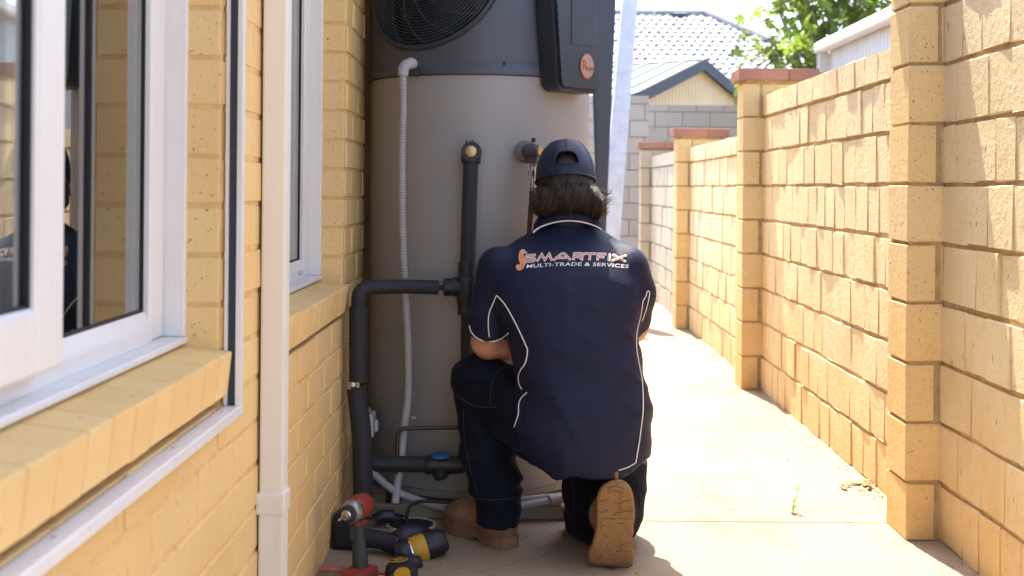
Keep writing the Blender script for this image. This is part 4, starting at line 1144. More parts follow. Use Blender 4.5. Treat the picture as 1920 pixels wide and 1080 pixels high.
piping(spx([(1206, 563), (1211, 556), (1213, 548), (1216, 546), (1218, 550), (1213, 575), (1204, 602)]))
piping(spx([(1192, 868), (1178, 876), (1160, 882)]), 0.0012)
piping(spx([(880, 610), (884, 623), (893, 633), (905, 639), (917, 641.5), (930, 639), (942, 634), (953, 625)]), 0.0020)
# collar standing round the neck, with its tipped edge
def collar_fn(X, Y, Z):
    c = A(1066, 405, 3.325)
    ang = (Z - (c.z - 0.06)) / 0.08
    r = 0.098 - 0.013 * np.clip(ang, 0, 1.3)
    q = np.sqrt(((X - c.x) / 1.0) ** 2 + ((Y - c.y + 0.012 * ang) / 0.86) ** 2) - r
    shell = np.abs(q) - 0.0055
    lowcut = plane_(X, Y, Z, T(A(1066, 414, 3.235)), (0.0, -0.72, -1.0))      # lower edge falls away to the sides
    low2 = (A(1066, 414, 3.235).z - 0.34 * np.maximum(0, np.abs(X - c.x) - 0.02) ** 1.0 * 0.9) - Z
    top = Z - (c.z + 0.006 - 0.10 * np.clip(Y - c.y, 0, 1))
    return np.maximum(np.maximum(shell, low2 - 0.0), top)
col_c = A(1066, 414, 3.30)
def collar_mesh():
    """collar band as a lofted strip: outer edge follows the measured tipping line"""
    edge = [(1000, 436), (1008, 429), (1020, 423), (1036, 418), (1052, 415), (1069, 414), (1086, 415.5), (1102, 419), (1116, 424), (1127, 430)]
    c = A(1066, 400, 3.372); ew = [on_shirt(x, y + 5, 0.002) or A(x, y, 3.26) for x, y in edge]
    ew = [A(x, y, w.y - 0.014) for (x, y), w in zip(edge, ew)]
    e_in, fold, tp_ = [], [], []
    n = len(ew)
    for k, w in enumerate(ew):
        s = -1 + 2 * k / (n - 1)
        ang = s * 1.45
        fp = Vector((c.x + 0.088 * math.sin(ang), c.y - 0.072 * math.cos(ang), c.z + 0.004 - 0.012 * s * s))
        fold.append(fp)
        e_in.append(Vector((c.x + 0.078 * math.sin(ang), c.y - 0.062 * math.cos(ang), c.z - 0.035 - 0.01 * s * s)))
    bm = bmesh.new(); rows = []
    for k in range(n):
        w, fp, ii = ew[k], fold[k], e_in[k]
        mid = w.lerp(fp, 0.5) + (fp - Vector((c.x, c.y, fp.z))).normalized() * 0.006
        outw = (w - Vector((c.x, c.y, w.z))).normalized()
        rows.append([bm.verts.new(q) for q in (w - outw * 0.006 + Vector((0, 0, -0.004)), w, w.lerp(mid, 0.5), mid, mid.lerp(fp, 0.6), fp, fp.lerp(ii, 0.3) + Vector((0, 0, 0.002)), ii)])
    for a, b in zip(rows[:-1], rows[1:]):
        for j in range(len(a) - 1): bm.faces.new((a[j], a[j + 1], b[j + 1], b[j]))
    bmesh.ops.recalc_face_normals(bm, faces=bm.faces)
    bmesh.ops.subdivide_edges(bm, edges=bm.edges[:], cuts=1, smooth=0.6, use_grid_fill=True)
    o = from_bm('collar', bm, M['shirt'], shirt, True)
    tip = smooth_path([w - (w - Vector((c.x, c.y, w.z))).normalized() * -0.001 for w in ew], 4)
    tube('piping', tip, 0.0022, M['piping'], shirt, 8)
collar_mesh()

# lettering and sea horse on the back
def drape(bm, mat, name, parent, off):
    """bm holds x,y in photograph pixels; lay it on the cloth"""
    for v in bm.verts:
        h = on_shirt(v.co.x, v.co.y, off)
        v.co = h if h is not None else at(v.co.x, v.co.y, 3.18)
    return from_bm(name, bm, mat, parent)
def ribbon(bm, pts, w, closed=False):
    """flat stroke with mitred corners along 2-D points"""
    P = [Vector((x, y, 0)) for x, y in pts]; n = len(P); L_, R_ = [], []
    for i, p in enumerate(P):
        a = P[(i - 1) % n] if (i > 0 or closed) else None; b = P[(i + 1) % n] if (i < n - 1 or closed) else None
        d1 = (p - a).normalized() if a is not None else (b - p).normalized(); d2 = (b - p).normalized() if b is not None else d1
        t = (d1 + d2)
        t = t.normalized() if t.length > 1e-4 else d1
        nn = Vector((-t.y, t.x, 0)); k = 1 / max(0.45, nn.dot(Vector((-d1.y, d1.x, 0))))
        if a is None: p = p - d1 * 0.0
        L_.append(bm.verts.new(p + nn * w / 2 * k)); R_.append(bm.verts.new(p - nn * w / 2 * k))
    rng = range(n if closed else n - 1)
    for i in rng:
        j = (i + 1) % n; bm.faces.new((L_[i], L_[j], R_[j], R_[i]))
def ext(pts, e):
    """lengthen both ends of a stroke"""
    P = [Vector((x, y)) for x, y in pts]
    P[0] = P[0] - (P[1] - P[0]).normalized() * e; P[-1] = P[-1] + (P[-1] - P[-2]).normalized() * e
    return [(p.x, p.y) for p in P]
M['logo_orange'] = simple('orange_print', (0.60, 0.21, 0.075), 0.6, var=0.2, nscale=60)
M['logo_horse'] = simple('amber_print', (0.72, 0.28, 0.07), 0.6, var=0.15, nscale=80)
M['logo_white'] = simple('white_print', (0.80, 0.78, 0.78), 0.6, var=0.05)
G = {'S': [[(1, 0), (0.12, 0), (0, 0.22), (0.1, 0.46), (0.9, 0.52), (1, 0.76), (0.88, 1), (0, 1)]],
     'M': [[(0, 1), (0.26, 0), (0.52, 0.9), (0.78, 0), (1, 1)]],
     'A': [[(0, 1), (0.44, 0), (0.58, 0), (1, 1)], [(0.22, 0.68), (0.72, 0.68)]],
     'R': [[(0, 1), (0, 0), (0.85, 0), (1, 0.2), (0.9, 0.52), (0.1, 0.54)], [(0.55, 0.56), (1, 1)]],
     'T': [[(0, 0), (1, 0)], [(0.5, 0), (0.5, 1)]],
     'F': [[(0, 1), (0, 0), (1, 0)], [(0, 0.5), (0.8, 0.5)]],
     'I': [[(0.5, 0), (0.5, 1)]],
     'X': [[(0, 0), (1, 1)], [(1, 0), (0, 1)]]}
def base_arc(x): # baseline of the lettering bends down at both ends
    u = (x - 1082) / 97; return 4.5 * u * u
lay = [('S', 986, 1003), ('M', 1008, 1035), ('A', 1039, 1070), ('R', 1076, 1093), ('T', 1096, 1116), ('F', 1121, 1135), ('I', 1140, 1144), ('X', 1149, 1173)]
b_out, b_in = bmesh.new(), bmesh.new()
for ch, x0, x1 in lay:
    hgt = 11.5
    for st in G[ch]:
        pts = []
        for a, b in st:
            x = x0 + a * (x1 - x0); pts.append((x + (0.5 - b) * 1.5, 475.2 + b * hgt + base_arc(x) * 0.9))
        ribbon(b_out, ext(pts, 1.1), 4.6); ribbon(b_in, ext(pts, 0.2), 2.2)
drape(b_out, M['logo_white'], 'letter_outline', shirt, 0.0012)
drape(b_in, M['logo_orange'], 'letter_fill', shirt, 0.0020)
bm = text_mesh('MULTI-TRADE & SERVICES', 10.2, 0.10, 1.0, 0.12, 1.05)
x_ = [v.co.x for v in bm.verts]; w_ = max(x_) - min(x_); mid = (max(x_) + min(x_)) / 2
for v in bm.verts:
    x = 1083 + (v.co.x - mid) * 192 / w_; v.co = Vector((x, 498.2 - v.co.y * 0.92 + base_arc(x) * 1.05, 0))
drape(bm, M['logo_white'], 'tagline', shirt, 0.0014)
horse_px = [(0.0, (977.5, 473), 2.6), (0.1, (983, 473.8), 2.3), (0.2, (978, 475.5), 3.2), (0.3, (977, 480), 3.8), (0.4, (978.5, 486), 5.0), (0.5, (980, 491.5), 4.6), (0.6, (979.5, 497), 3.6), (0.7, (977, 502), 2.7), (0.8, (973, 504), 2.2), (0.9, (969.8, 501.5), 1.8), (1.0, (970.5, 498.5), 1.5), (1.1, (973.5, 498), 1.2), (1.2, (973.8, 500.5), 0.9)]
def horse(bm, grow):
    cs = [h[1] for h in horse_px[2:]]; ws = [h[2] + grow for h in horse_px[2:]]
    pts = [(v.x, v.y) for v in smooth_path([Vector((a, b, 0)) for a, b in cs], 4)]
    prev = None
    for k, p in enumerate(pts):
        u = k / (len(pts) - 1) * (len(ws) - 1); i = min(int(u), len(ws) - 2); w = ws[i] + (ws[i + 1] - ws[i]) * (u - i)
        q = pts[min(k + 1, len(pts) - 1)]; r = pts[max(k - 1, 0)]; d = Vector((q[0] - r[0], q[1] - r[1])).normalized()
        a, b = bm.verts.new((p[0] - d.y * w, p[1] + d.x * w, 0)), bm.verts.new((p[0] + d.y * w, p[1] - d.x * w, 0))
        if prev: bm.faces.new((prev[0], a, b, prev[1]))
        prev = (a, b)
    for cx, cy, rx, ry in ((978.5, 472.8, 3.6, 3.2), (984.0, 473.6, 4.0, 1.5), (980.5, 469.9, 3.2, 1.6)):
        bm.faces.new([bm.verts.new((cx + (rx + grow) * math.cos(t), cy + (ry + grow) * math.sin(t), 0)) for t in np.linspace(0, 2 * math.pi, 14, endpoint=False)])
b1_, b2_, b3_ = bmesh.new(), bmesh.new(), bmesh.new()
horse(b1_, 0.7); horse(b2_, 0.0)
ribbon(b3_, [(976, 470.5), (980, 468.8), (985, 469.8)], 0.7); ribbon(b3_, [(976.5, 472.4), (981, 471.6), (986, 472.6)], 0.6)
b3_.faces.new([b3_.verts.new((979.3 + 0.9 * math.cos(t), 473.4 + 0.9 * math.sin(t), 0)) for t in np.linspace(0, 2 * math.pi, 10, endpoint=False)])
drape(b1_, M['logo_white'], 'seahorse_outline', shirt, 0.0012)
drape(b2_, M['logo_horse'], 'seahorse_emblem', shirt, 0.0019)
drape(b3_, M['logo_white'], 'seahorse_detail', shirt, 0.0026)

# trousers
hipL, kneeL, ankL = A(1015, 800, 3.24), A(905, 722, 3.40), A(930, 950, 3.33)
hipR, kneeR, ankR = A(1135, 815, 3.25), A(1115, 968, 3.43), A(1150, 945, 3.17)
def trousers_fn(X, Y, Z):
    d = ell_(X, Y, Z, T(A(1085, 800, 3.25)), (0.165, 0.125, 0.115))
    d = smin(d, cap_(X, Y, Z, T(hipL), T(kneeL), 0.098, 0.080), 0.04)
    # lower left leg follows the measured outline
    rl = [(690, 858, 962), (720, 851, 962), (735, 852, 962), (745, 857, 962), (780, 858, 963), (820, 863, 964), (855, 862, 967), (875, 871, 974), (895, 877, 976), (925, 881, 977), (934, 893, 977), (978, 895, 974)]
    rows = []
    for py_, xl, xr in rl:
        yc = np.interp(py_, [690, 900, 978], [3.385, 3.345, 3.315]); off = (py_ - 352) * 0.0087
        rows.append((SZ(py_, yc), SX(xl + off, yc), SX(xr + off, yc), yc, np.interp(py_, [690, 820, 978], [0.082, 0.075, 0.082])))
    leg = column_(X, Y, Z, rows, 2.3)
    d = smin(d, leg, 0.018)
    d = smin(d, ell_(X, Y, Z, T(A(903, 707, 3.395)), (0.078, 0.085, 0.070)), 0.02)
    # right thigh and folded calf
    d = smin(d, cap_(X, Y, Z, T(hipR), T(kneeR), 0.108, 0.082), 0.04)
    rr2 = [(860, 1052, 1214), (885, 1054, 1210), (915, 1056, 1210), (945, 1060, 1207), (962, 1064, 1206), (978, 1060, 1200), (990, 1066, 1194), (1002, 1088, 1184), (1012, 1104, 1170)]
    rows = []
    for py_, xl, xr in rr2:
        yc = 3.36; off = (py_ - 352) * 0.0087
        rows.append((SZ(py_, yc), SX(xl + off, yc), SX(xr + off, yc), yc, 0.13 if py_ < 990 else 0.10))
    d = smin(d, column_(X, Y, Z, rows, 2.2), 0.02)
    d = smin(d, cap_(X, Y, Z, T(kneeR + Vector((0, 0, -0.03))), T(A(1150, 958, 3.20)), 0.080, 0.062), 0.03)
    d = np.maximum(d, 0.004 - Z)
    f = folds(X, Y, Z, [((0.3, 0.2, 1.0), 42), ((-0.5, 0.3, 1.0), 36), ((0.9, 0.2, 0.6), 33)], 0.0055, 8)
    crumple = np.clip((0.33 - Z) / 0.08, 0, 1) * np.clip((Z - 0.12) / 0.04, 0, 1) * (X < 0.02)
    f = f + 0.006 * crumple * np.clip((X + 0.10) / 0.08, 0.1, 1) * np.sin(135 * Z + 22 * X + 2.2 * np.sin(31 * X + 17 * Y) + 1.5 * np.sin(43 * Z)) 
    pocket = np.clip((Z - 0.42) / 0.01, 0, 1) * np.clip((0.50 - Z) / 0.01, 0, 1) * (X < -0.15)
    return d - f - 0.004 * pocket
trousers = sdf_obj('trousers', trousers_fn, (-0.24, 3.06, -0.012), (0.40, 3.55, 0.56), 0.0052, M['trousers'], person, 2)

BT = BVHTree.FromPolygons([v.co.copy() for v in trousers.data.vertices], [tuple(p.vertices) for p in trousers.data.polygons])
M['stitch'] = simple('trouser_stitching', (0.020, 0.022, 0.034), 0.9)
def seam(pts, r=0.0014):
    W3 = [on_shirt(x, y, 0.0004, BT) for x, y in spx(pts, 8)]; W3 = [w for w in W3 if w is not None]
    Q = W3[:1]
    for w in W3[1:]:
        if (w - Q[-1]).length < 0.05: Q.append(w)
    if len(Q) > 3: tube('seam', Q, r, M['stitch'], trousers, 5)
seam([(938, 690), (927, 708), (921, 730), (919, 758)]); seam([(858, 742), (880, 757), (905, 763), (930, 764)]); seam([(868, 770), (872, 830), (884, 890), (898, 930)])
seam([(894, 935), (930, 937), (972, 932)]); seam([(1072, 895), (1076, 930), (1074, 970)]); seam([(1196, 890), (1200, 930), (1198, 970)])
# boots
def boot_outline(L_, wb, ww, wh):
    """sole outline, heel at 0, toe at L_"""
    side = [(0.0, wh * 0.35), (L_ * 0.03, wh * 0.75), (L_ * 0.12, wh), (L_ * 0.28, wh * 0.96), (L_ * 0.42, ww), (L_ * 0.58, (ww + wb) / 2 * 1.02), (L_ * 0.74, wb), (L_ * 0.87, wb * 0.86), (L_ * 0.96, wb * 0.55), (L_, wb * 0.15)]
    pts = [Vector((y, x, 0)) for x, y in side] + [Vector((-y, x, 0)) for x, y in reversed(side)]
    return [(v.x, v.y) for v in smooth_path(pts, 3)]
# left boot, flat on the floor, toes to the left and away
def left_boot():
    hx = gat(962, 1031); hxy = Vector((hx.x - 0.022, hx.y + 0.030, 0))
    d2 = Vector((-0.66, 0.75, 0)).normalized(); s2 = Vector((d2.y, -d2.x, 0))
    Lb = 0.285
    MX = Matrix(((s2.x, d2.x, 0, hxy.x - d2.x * 0.03), (s2.y, d2.y, 0, hxy.y - d2.y * 0.03), (0, 0, 1, 0), (0, 0, 0, 1)))
    inv = MX.inverted()
    def fn(X, Y, Z):
        x = inv[0][0] * X + inv[0][1] * Y + inv[0][3]; y = inv[1][0] * X + inv[1][1] * Y + inv[1][3]; z = Z
        d = ell_(x, y, z, (0, 0.055, 0.06), (0.042, 0.058, 0.062))
        d = smin(d, ell_(x, y, z, (0, 0.205, 0.048), (0.049, 0.082, 0.046)), 0.03)
        d = smin(d, cap_(x, y, z, (0, 0.07, 0.06), (0, 0.19, 0.055), 0.045, 0.042), 0.03)
        d = smin(d, cap_(x, y, z, (0, 0.062, 0.08), (0, 0.058, 0.145), 0.046, 0.047), 0.03)
        d = np.maximum(d, z - 0.108); d = np.maximum(d, 0.022 - z)
        welt = np.abs(z - 0.058) < 0.004
        return d - 0.0018 * np.exp(-((z - 0.060) / 0.006) ** 2) - 0.002 * np.sin(90 * y + 30 * z) * np.exp(-((y - 0.14) / 0.03) ** 2) * (z > 0.06)
    b = sdf_obj('boot', fn, (-0.30, 3.16, 0.0), (0.10, 3.58, 0.155), 0.004, M['boot'], person, 2)
    bm = bmesh.new()
    out = boot_outline(Lb, 0.053, 0.040, 0.043)
    lo = [bm.verts.new(MX @ Vector((x * 0.97, y, 0.0005 if y < 0.085 else 0.001 + 0.012 * max(0, (y - 0.2) / 0.08) ** 2))) for x, y in out]
    for v, (x, y) in zip(lo, out):
        if 0.085 < y < 0.125: v.co.z = 0.013
    hi_ = [bm.verts.new(MX @ Vector((x * 1.03, y, 0.034 + 0.008 * max(0, (y - 0.2) / 0.08) ** 2))) for x, y in out]
    n = len(out)
    for k in range(n): bm.faces.new((lo[k], lo[(k + 1) % n], hi_[(k + 1) % n], hi_[k]))
    bm.faces.new(lo[::-1]); bm.faces.new(hi_); bmesh.ops.recalc_face_normals(bm, faces=bm.faces)
    from_bm('sole', bm, M['boot'], b)
    return b
left_boot()
# right boot, standing on its toes with the sole to the camera
SY = 3.085
def right_boot():
    ol = [(1160, 901), (1171, 904), (1180, 912), (1186, 924), (1189, 940), (1190.5, 960), (1190, 975), (1187, 992), (1186, 1010), (1188, 1030), (1187.5, 1050), (1183, 1063), (1174, 1069), (1158, 1071), (1140, 1070), (1122, 1068), (1108, 1064),
          (1103.5, 1054), (1105, 1040), (1110, 1025), (1115, 1008), (1118, 990), (1119, 972), (1118.5, 952), (1120, 934), (1125, 920), (1134, 910), (1147, 903)]
    pts = [at(x, y, SY) for x, y in ol]
    def fy(z): return SY + 0.10 * max(0.0, (0.075 - z)) ** 1.0 + 5.5 * max(0.0, 0.055 - z) ** 2 - 0.02 * (z - 0.1)
    c = Vector((sum(p.x for p in pts) / len(pts), 0, sum(p.z for p in pts) / len(pts)))
    P3 = smooth_path([Vector((p.x, 0, p.z)) for p in pts] + [Vector((pts[0].x, 0, pts[0].z))], 3)[:-1]
    bm = bmesh.new(); rings = []
    for sc, dy in ((0.30, 0), (0.62, 0), (0.86, 0), (0.955, 0.0006), (1.0, 0.005), (1.005, 0.014), (0.985, 0.030), (0.93, 0.036)):
        rings.append([bm.verts.new((c.x + (p.x - c.x) * sc, fy(c.z + (p.z - c.z) * sc) + dy, max(0.0015, c.z + (p.z - c.z) * sc))) for p in P3])
    cv = bm.verts.new((c.x, fy(c.z), c.z)); n = len(P3)
    for k in range(n):
        bm.faces.new((cv, rings[0][k], rings[0][(k + 1) % n]))
        for a, b in zip(rings[:-1], rings[1:]): bm.faces.new((a[k], b[k], b[(k + 1) % n], a[(k + 1) % n]))
    bm.faces.new(rings[-1]); bmesh.ops.recalc_face_normals(bm, faces=bm.faces)
    def fn(X, Y, Z):
        d = cap_(X, Y, Z, T(at(1151, 1040, SY + 0.055)), T(at(1153, 990, SY + 0.06)), 0.046, 0.044)
        d = smin(d, cap_(X, Y, Z, T(at(1153, 990, SY + 0.06)), T(at(1154, 938, SY + 0.058)), 0.044, 0.040), 0.02)
        d = smin(d, cap_(X, Y, Z, T(at(1146, 1052, SY + 0.06)), T(at(1148, 1056, SY + 0.13)), 0.050, 0.040), 0.03)
        d = smin(d, cap_(X, Y, Z, T(at(1154, 940, SY + 0.07)), T(at(1152, 945, SY + 0.14)), 0.047, 0.052), 0.02)
        d = smin(d, ell_(X, Y, Z, T(at(1124, 965, SY + 0.07)), (0.028, 0.03, 0.045)), 0.02)
        d = np.maximum(d, 0.002 - Z)
        return np.maximum(d, (SY + 0.022) - Y) - 0.0015 * np.sin(70 * Z + 25 * X)
    b = sdf_obj('boot', fn, (0.12, SY - 0.01, -0.01), (0.36, SY + 0.27, 0.30), 0.004, M['boot'], person, 2)
    so = from_bm('sole', bm, M['sole'], b, True)
    bv = BVHTree.FromPolygons([v.co.copy() for v in so.data.vertices], [tuple(p.vertices) for p in so.data.polygons])
    def gro(pts, w=1.6, off=0.0009):
        bmg = bmesh.new(); P = spx(pts, 4) if len(pts) > 2 else pts
        ribbon(bmg, P, w)
        bmesh.ops.subdivide_edges(bmg, edges=bmg.edges[:], cuts=1)
        for v in bmg.verts:
            h = on_shirt(v.co.x, v.co.y, off, bv); v.co = h if h is not None else at(v.co.x, v.co.y, SY)
        from_bm('tread_groove', bmg, M['groove'], b)
    gro([(1139, 914), (1152, 912.5), (1165, 914)], 1.4); gro([(1140, 914), (1143, 926)], 1.2); gro([(1169, 912), (1166, 926)], 1.2)
    gro([(1144, 922), (1154, 920.5), (1164, 922.5)], 1.6); gro([(1163, 926), (1161.5, 938)], 1.2)
    gro([(1121, 940), (1131, 939), (1141, 935)]); gro([(1186, 938), (1174, 939), (1161, 945), (1160, 953)])
    gro([(1119, 957), (1129, 961), (1141, 955)]); gro([(1186, 958.5), (1172, 959), (1158, 962), (1148, 968)])
    gro([(1121, 972), (1150, 972.5), (1188, 973)], 0.9); gro([(1145.5, 973), (1154, 973)], 2.0)
    gro([(1127, 976), (1128, 994)], 1.5); gro([(1130, 985), (1137, 986)], 1.4); gro([(1158, 982), (1170, 981)], 1.3); gro([(1128, 1004), (1142, 1006)], 1.2); gro([(1160, 1003), (1160, 1008)], 1.5)
    gro([(1163, 1022), (1172, 1019), (1181, 1016)], 1.0); gro([(1164, 1022), (1166, 1034), (1184, 1033)], 1.1); gro([(1154, 1035), (1161, 1034)], 2.2)
    gro([(1127, 1037), (1126, 1046), (1121, 1050)], 1.5); gro([(1139, 1020), (1138, 1028), (1145, 1034)], 1.1); gro([(1110, 1055), (1130, 1060), (1152, 1062), (1178, 1058)], 1.2)
    tube('pull_tab', smooth_path([at(1156, 902, SY + 0.02), at(1155, 892, SY + 0.012), at(1155.5, 883, SY + 0.018), at(1156, 886, SY + 0.03)], 4), 0.0062, simple('boot_webbing', (0.20, 0.11, 0.08), 0.9, var=0.5, nscale=300), b, 8)
    return b
right_boot()

# hair under the cap
HC_ = A(1066, 372, 3.335)
cc = A(1061, 343, 3.365)                            # centre of the cap rim
tilt = Matrix.Translation(cc) @ Matrix.Rotation(R(-14), 4, 'X') @ Matrix.Rotation(R(-1.5), 4, 'Y')
def hair_fn(X, Y, Z):
    ti = tilt.inverted()
    lx, ly, lz = [ti[k][0] * X + ti[k][1] * Y + ti[k][2] * Z + ti[k][3] for k in range(3)]
    d = ell_(lx, ly, lz, (0, 0.0, -0.005), (0.0815, 0.094, 0.112))
    low = ell_(X, Y, Z, (HC_.x, HC_.y + 0.012, HC_.z + 0.010), (0.094, 0.086, 0.056))
    low = smin(low, ell_(X, Y, Z, T(A(1020, 385, 3.33)), (0.034, 0.05, 0.036)), 0.025)
    low = smin(low, ell_(X, Y, Z, T(A(1116, 386, 3.33)), (0.032, 0.05, 0.038)), 0.025)
    low = np.maximum(low, lz + 0.001)
    d = smin(d, low, 0.004)
    bottom = A(0, 400, 3.33).z - 0.016 * np.abs(X - HC_.x) / 0.1 + 0.004 * np.sin(210 * X) + 0.003 * np.sin(97 * X + 1)
    d = np.maximum(d, (bottom - Z) * 0.7)
    lock = (0.0030 * np.sin(130 * X + 20 * Z + 2.5 * np.sin(25 * Z)) + 0.0018 * np.sin(290 * X - 60 * Z)) * np.clip(-lz / 0.02, 0, 1)
    return d - lock
hair = sdf_obj('hair', hair_fn, (0.0, 3.20, 0.86), (0.27, 3.47, 1.12), 0.004, M['hair'], person, 1)
bvh = BVHTree.FromPolygons([v.co.copy() for v in hair.data.vertices], [tuple(p.vertices) for p in hair.data.polygons])
hr = random.Random(5)
bmA, bmB = bmesh.new(), bmesh.new()
for k in range(1100):
    px_ = hr.uniform(1000, 1132); py0 = hr.uniform(342, 366)
    u = (px_ - 1066) / 66
    py1 = min(py0 + hr.uniform(26, 62), hr.uniform(396, 403) + 12 * abs(u) ** 1.5 + hr.uniform(-3, 4))
    bend = hr.uniform(-9, 9) + u * 9 * (1 if hr.random() < .75 else -1)
    P = []
    for t in np.linspace(0, 1, 6):
        x, y = px_ + bend * t ** 1.5 + 1.5 * math.sin(6 * t + k), py0 + (py1 - py0) * t
        h = on_shirt(x, y, 0.001 + 0.007 * hr.random() * t, bvh)
        if h is None:
            if len(P) < 3: break
            h = P[-1] + (P[-1] - P[-2]) * 0.8
        P.append(h)
    if len(P) < 4: continue
    n = len(P); bm_tube(bmA if hr.random() < 0.72 else bmB, P, [0.0015 * (1 - 0.85 * i / (n - 1)) for i in range(n)], 4)
for k in range(70):                                # stray lit strands on the right
    y0 = hr.uniform(352, 400); p = A(hr.uniform(1116, 1132), y0, 3.33)
    dx, dz = hr.uniform(6, 26 if y0 < 385 else 14), hr.uniform(-8, 6)
    P = [p, A(1132 + dx * 0.35, y0 + dz * 0.3 + 2, 3.33), A(1134 + dx * 0.75, y0 + dz + hr.uniform(-2, 2), 3.325)]
    bm_tube(bmB, smooth_path(P, 3), [0.0009 * (1 - 0.12 * i) for i in range(7)], 3)
for b_, m_ in ((bmA, M['hair']), (bmB, M['hair_tip'])):
    tag(from_bm('strands', b_, m_, hair, True), kind='stuff')

# cap: sewn dome with the opening over the strap, worn back to front view
capo = empty('cap', A(1061, 300, 3.35)); capo.parent = person; capo.matrix_parent_inverse = Matrix.Translation(-person.location)
CL = A(1061, 300, 3.35)
RX_, RY_, RZ_ = 0.0865, 0.100, 0.124
def dome(u, v, g=0.0):
    """u turns round (0 = back), v rises 0..1"""
    a = v * math.pi / 2; e = math.cos(a) ** 0.72; s = math.sin(a) ** 0.95
    seam = 0.0012 * abs(math.sin(3 * u)) ** 0.3 * math.cos(a)
    return tilt @ Vector(((RX_ + g + seam) * e * math.sin(u), -(RY_ + g + seam) * e * math.cos(u), (RZ_ + g) * s))
def dome_mesh():
    nu, nv = 160, 70; bm = bmesh.new()
    g = [[bm.verts.new(dome(2 * math.pi * i / nu, j / nv * 0.995)) for i in range(nu)] for j in range(nv + 1)]
    for j in range(nv):
        for i in range(nu):
            u = 2 * math.pi * (i + 0.5) / nu; u = u - 2 * math.pi if u > math.pi else u
            v = (j + 0.5) / nv * 0.995
            # the opening: flat bottom, arched top
            w = 0.41
            if abs(u) < w and 0.150 < v < 0.150 + 0.215 * math.sqrt(max(0, 1 - (u / w) ** 4)): continue
            bm.faces.new((g[j][i], g[j][(i + 1) % nu], g[j + 1][(i + 1) % nu], g[j + 1][i]))
    bm.faces.new(g[nv])
    bmesh.ops.recalc_face_normals(bm, faces=bm.faces)
    bmesh.ops.solidify(bm, geom=bm.faces[:], thickness=0.003)
    return from_bm('crown', bm, M['capcloth'], None, True)
sub(dome_mesh(), capo, CL)
w = 0.41
arc = [(-w, 0.150)] + [(u, 0.150 + 0.215 * math.sqrt(max(0, 1 - (u / w) ** 4))) for u in np.linspace(-w * 0.985, w * 0.985, 21)] + [(w, 0.150)]
sub(tube('opening_trim', [dome(u, v, 0.001) for u, v in arc], 0.0022, M['capcloth'], None, 6), capo, CL)
sub(tube('strap', [dome(u, 0.150, 0.0012) for u in np.linspace(-w, w, 12)], 0.0020, M['capcloth'], None, 6), capo, CL)
sub(lathe('button', [(0.0, 0.006), (0.006, 0.005), (0.0075, 0.001), (0.0075, -0.002)], M['capcloth'], None, 16, axis_mtx(dome(0, 0.995), tilt.to_3x3() @ Vector((0, 0, 1)))), capo, CL)
sub(tube('sweat_band', [dome(2 * math.pi * k / 48, 0.012, 0.0005) for k in range(49)], 0.0024, M['capcloth'], None, 6), capo, CL)
for k in range(6):
    u = 2 * math.pi * (k + 0.5) / 6 if False else 2 * math.pi * k / 6
    v0 = 0.38 if k == 0 else 0.02
    sub(tube('seam', [dome(u, v, 0.0006) for v in np.linspace(v0, 0.97, 16)], 0.0011, M['capcloth'], None, 5), capo, CL)
bm = bmesh.new(); rows = []
for r in np.linspace(0, 1, 6):
    rows.append([bm.verts.new(tilt @ Vector(((RX_ * 0.98) * math.sin(t) * (1 - 0.08 * r), (RY_ * 0.9) * math.cos(t) + 0.075 * r * math.cos(t * 0.9), 0.004 - 0.02 * r * r - 0.012 * math.sin(t) ** 2 * r))) for t in np.linspace(-1.2, 1.2, 14)])
for a, b in zip(rows[:-1], rows[1:]):
    for j in range(13): bm.faces.new((a[j], a[j + 1], b[j + 1], b[j]))
bmesh.ops.recalc_face_normals(bm, faces=bm.faces); bmesh.ops.solidify(bm, geom=bm.faces[:], thickness=0.003)
sub(from_bm('visor', bm, M['capcloth'], None, True), capo, CL)

# ------------------------------------------------------------------ beyond the fence
M['cream_steel'] = simple('cream_sheet_steel', (0.66, 0.56, 0.38), 0.5, var=0.06, nscale=3)
M['pale_roof'] = simple('pale_green_roof_steel', (0.20, 0.26, 0.235), 0.5, var=0.05, nscale=3)
M['navy_fascia'] = simple('dark_fascia', (0.035, 0.045, 0.075), 0.5)
M['tile'] = simple('pale_roof_tile', (0.25, 0.26, 0.29), 0.6, var=0.3, nscale=3)
M['grey_steel'] = simple('grey_sheet_steel', (0.58, 0.58, 0.60), 0.5, var=0.05, nscale=3)
M['wall_render'] = simple('house_render', (0.5, 0.46, 0.40), 0.9)
def corrugated(p0, p1, z0, ztop, pitch=0.09, depth=0.016, name='sheet', mat=None, parent=None):
    """upright ribbed sheet from p0 to p1; ztop(u) gives the top edge"""
    p0, p1 = Vector(p0), Vector(p1); d = p1 - p0; L = d.length; d.normalize(); nrm = Vector((d.y, -d.x, 0))
    n = int(L / pitch); v = []; f = []
    prof = [(0.0, 0), (0.55, 0), (0.65, 1), (0.9, 1)]
    for k in range(n):
        for u, h in prof:
            s = (k + u) * pitch; q = p0 + d * s + nrm * depth * h
            v.append((q.x, q.y, z0)); v.append((q.x, q.y, ztop(s / L)))
    for k in range(len(v) // 2 - 1): f.append((2 * k, 2 * k + 2, 2 * k + 3, 2 * k + 1))
    return raw(name, v, f, mat, parent)
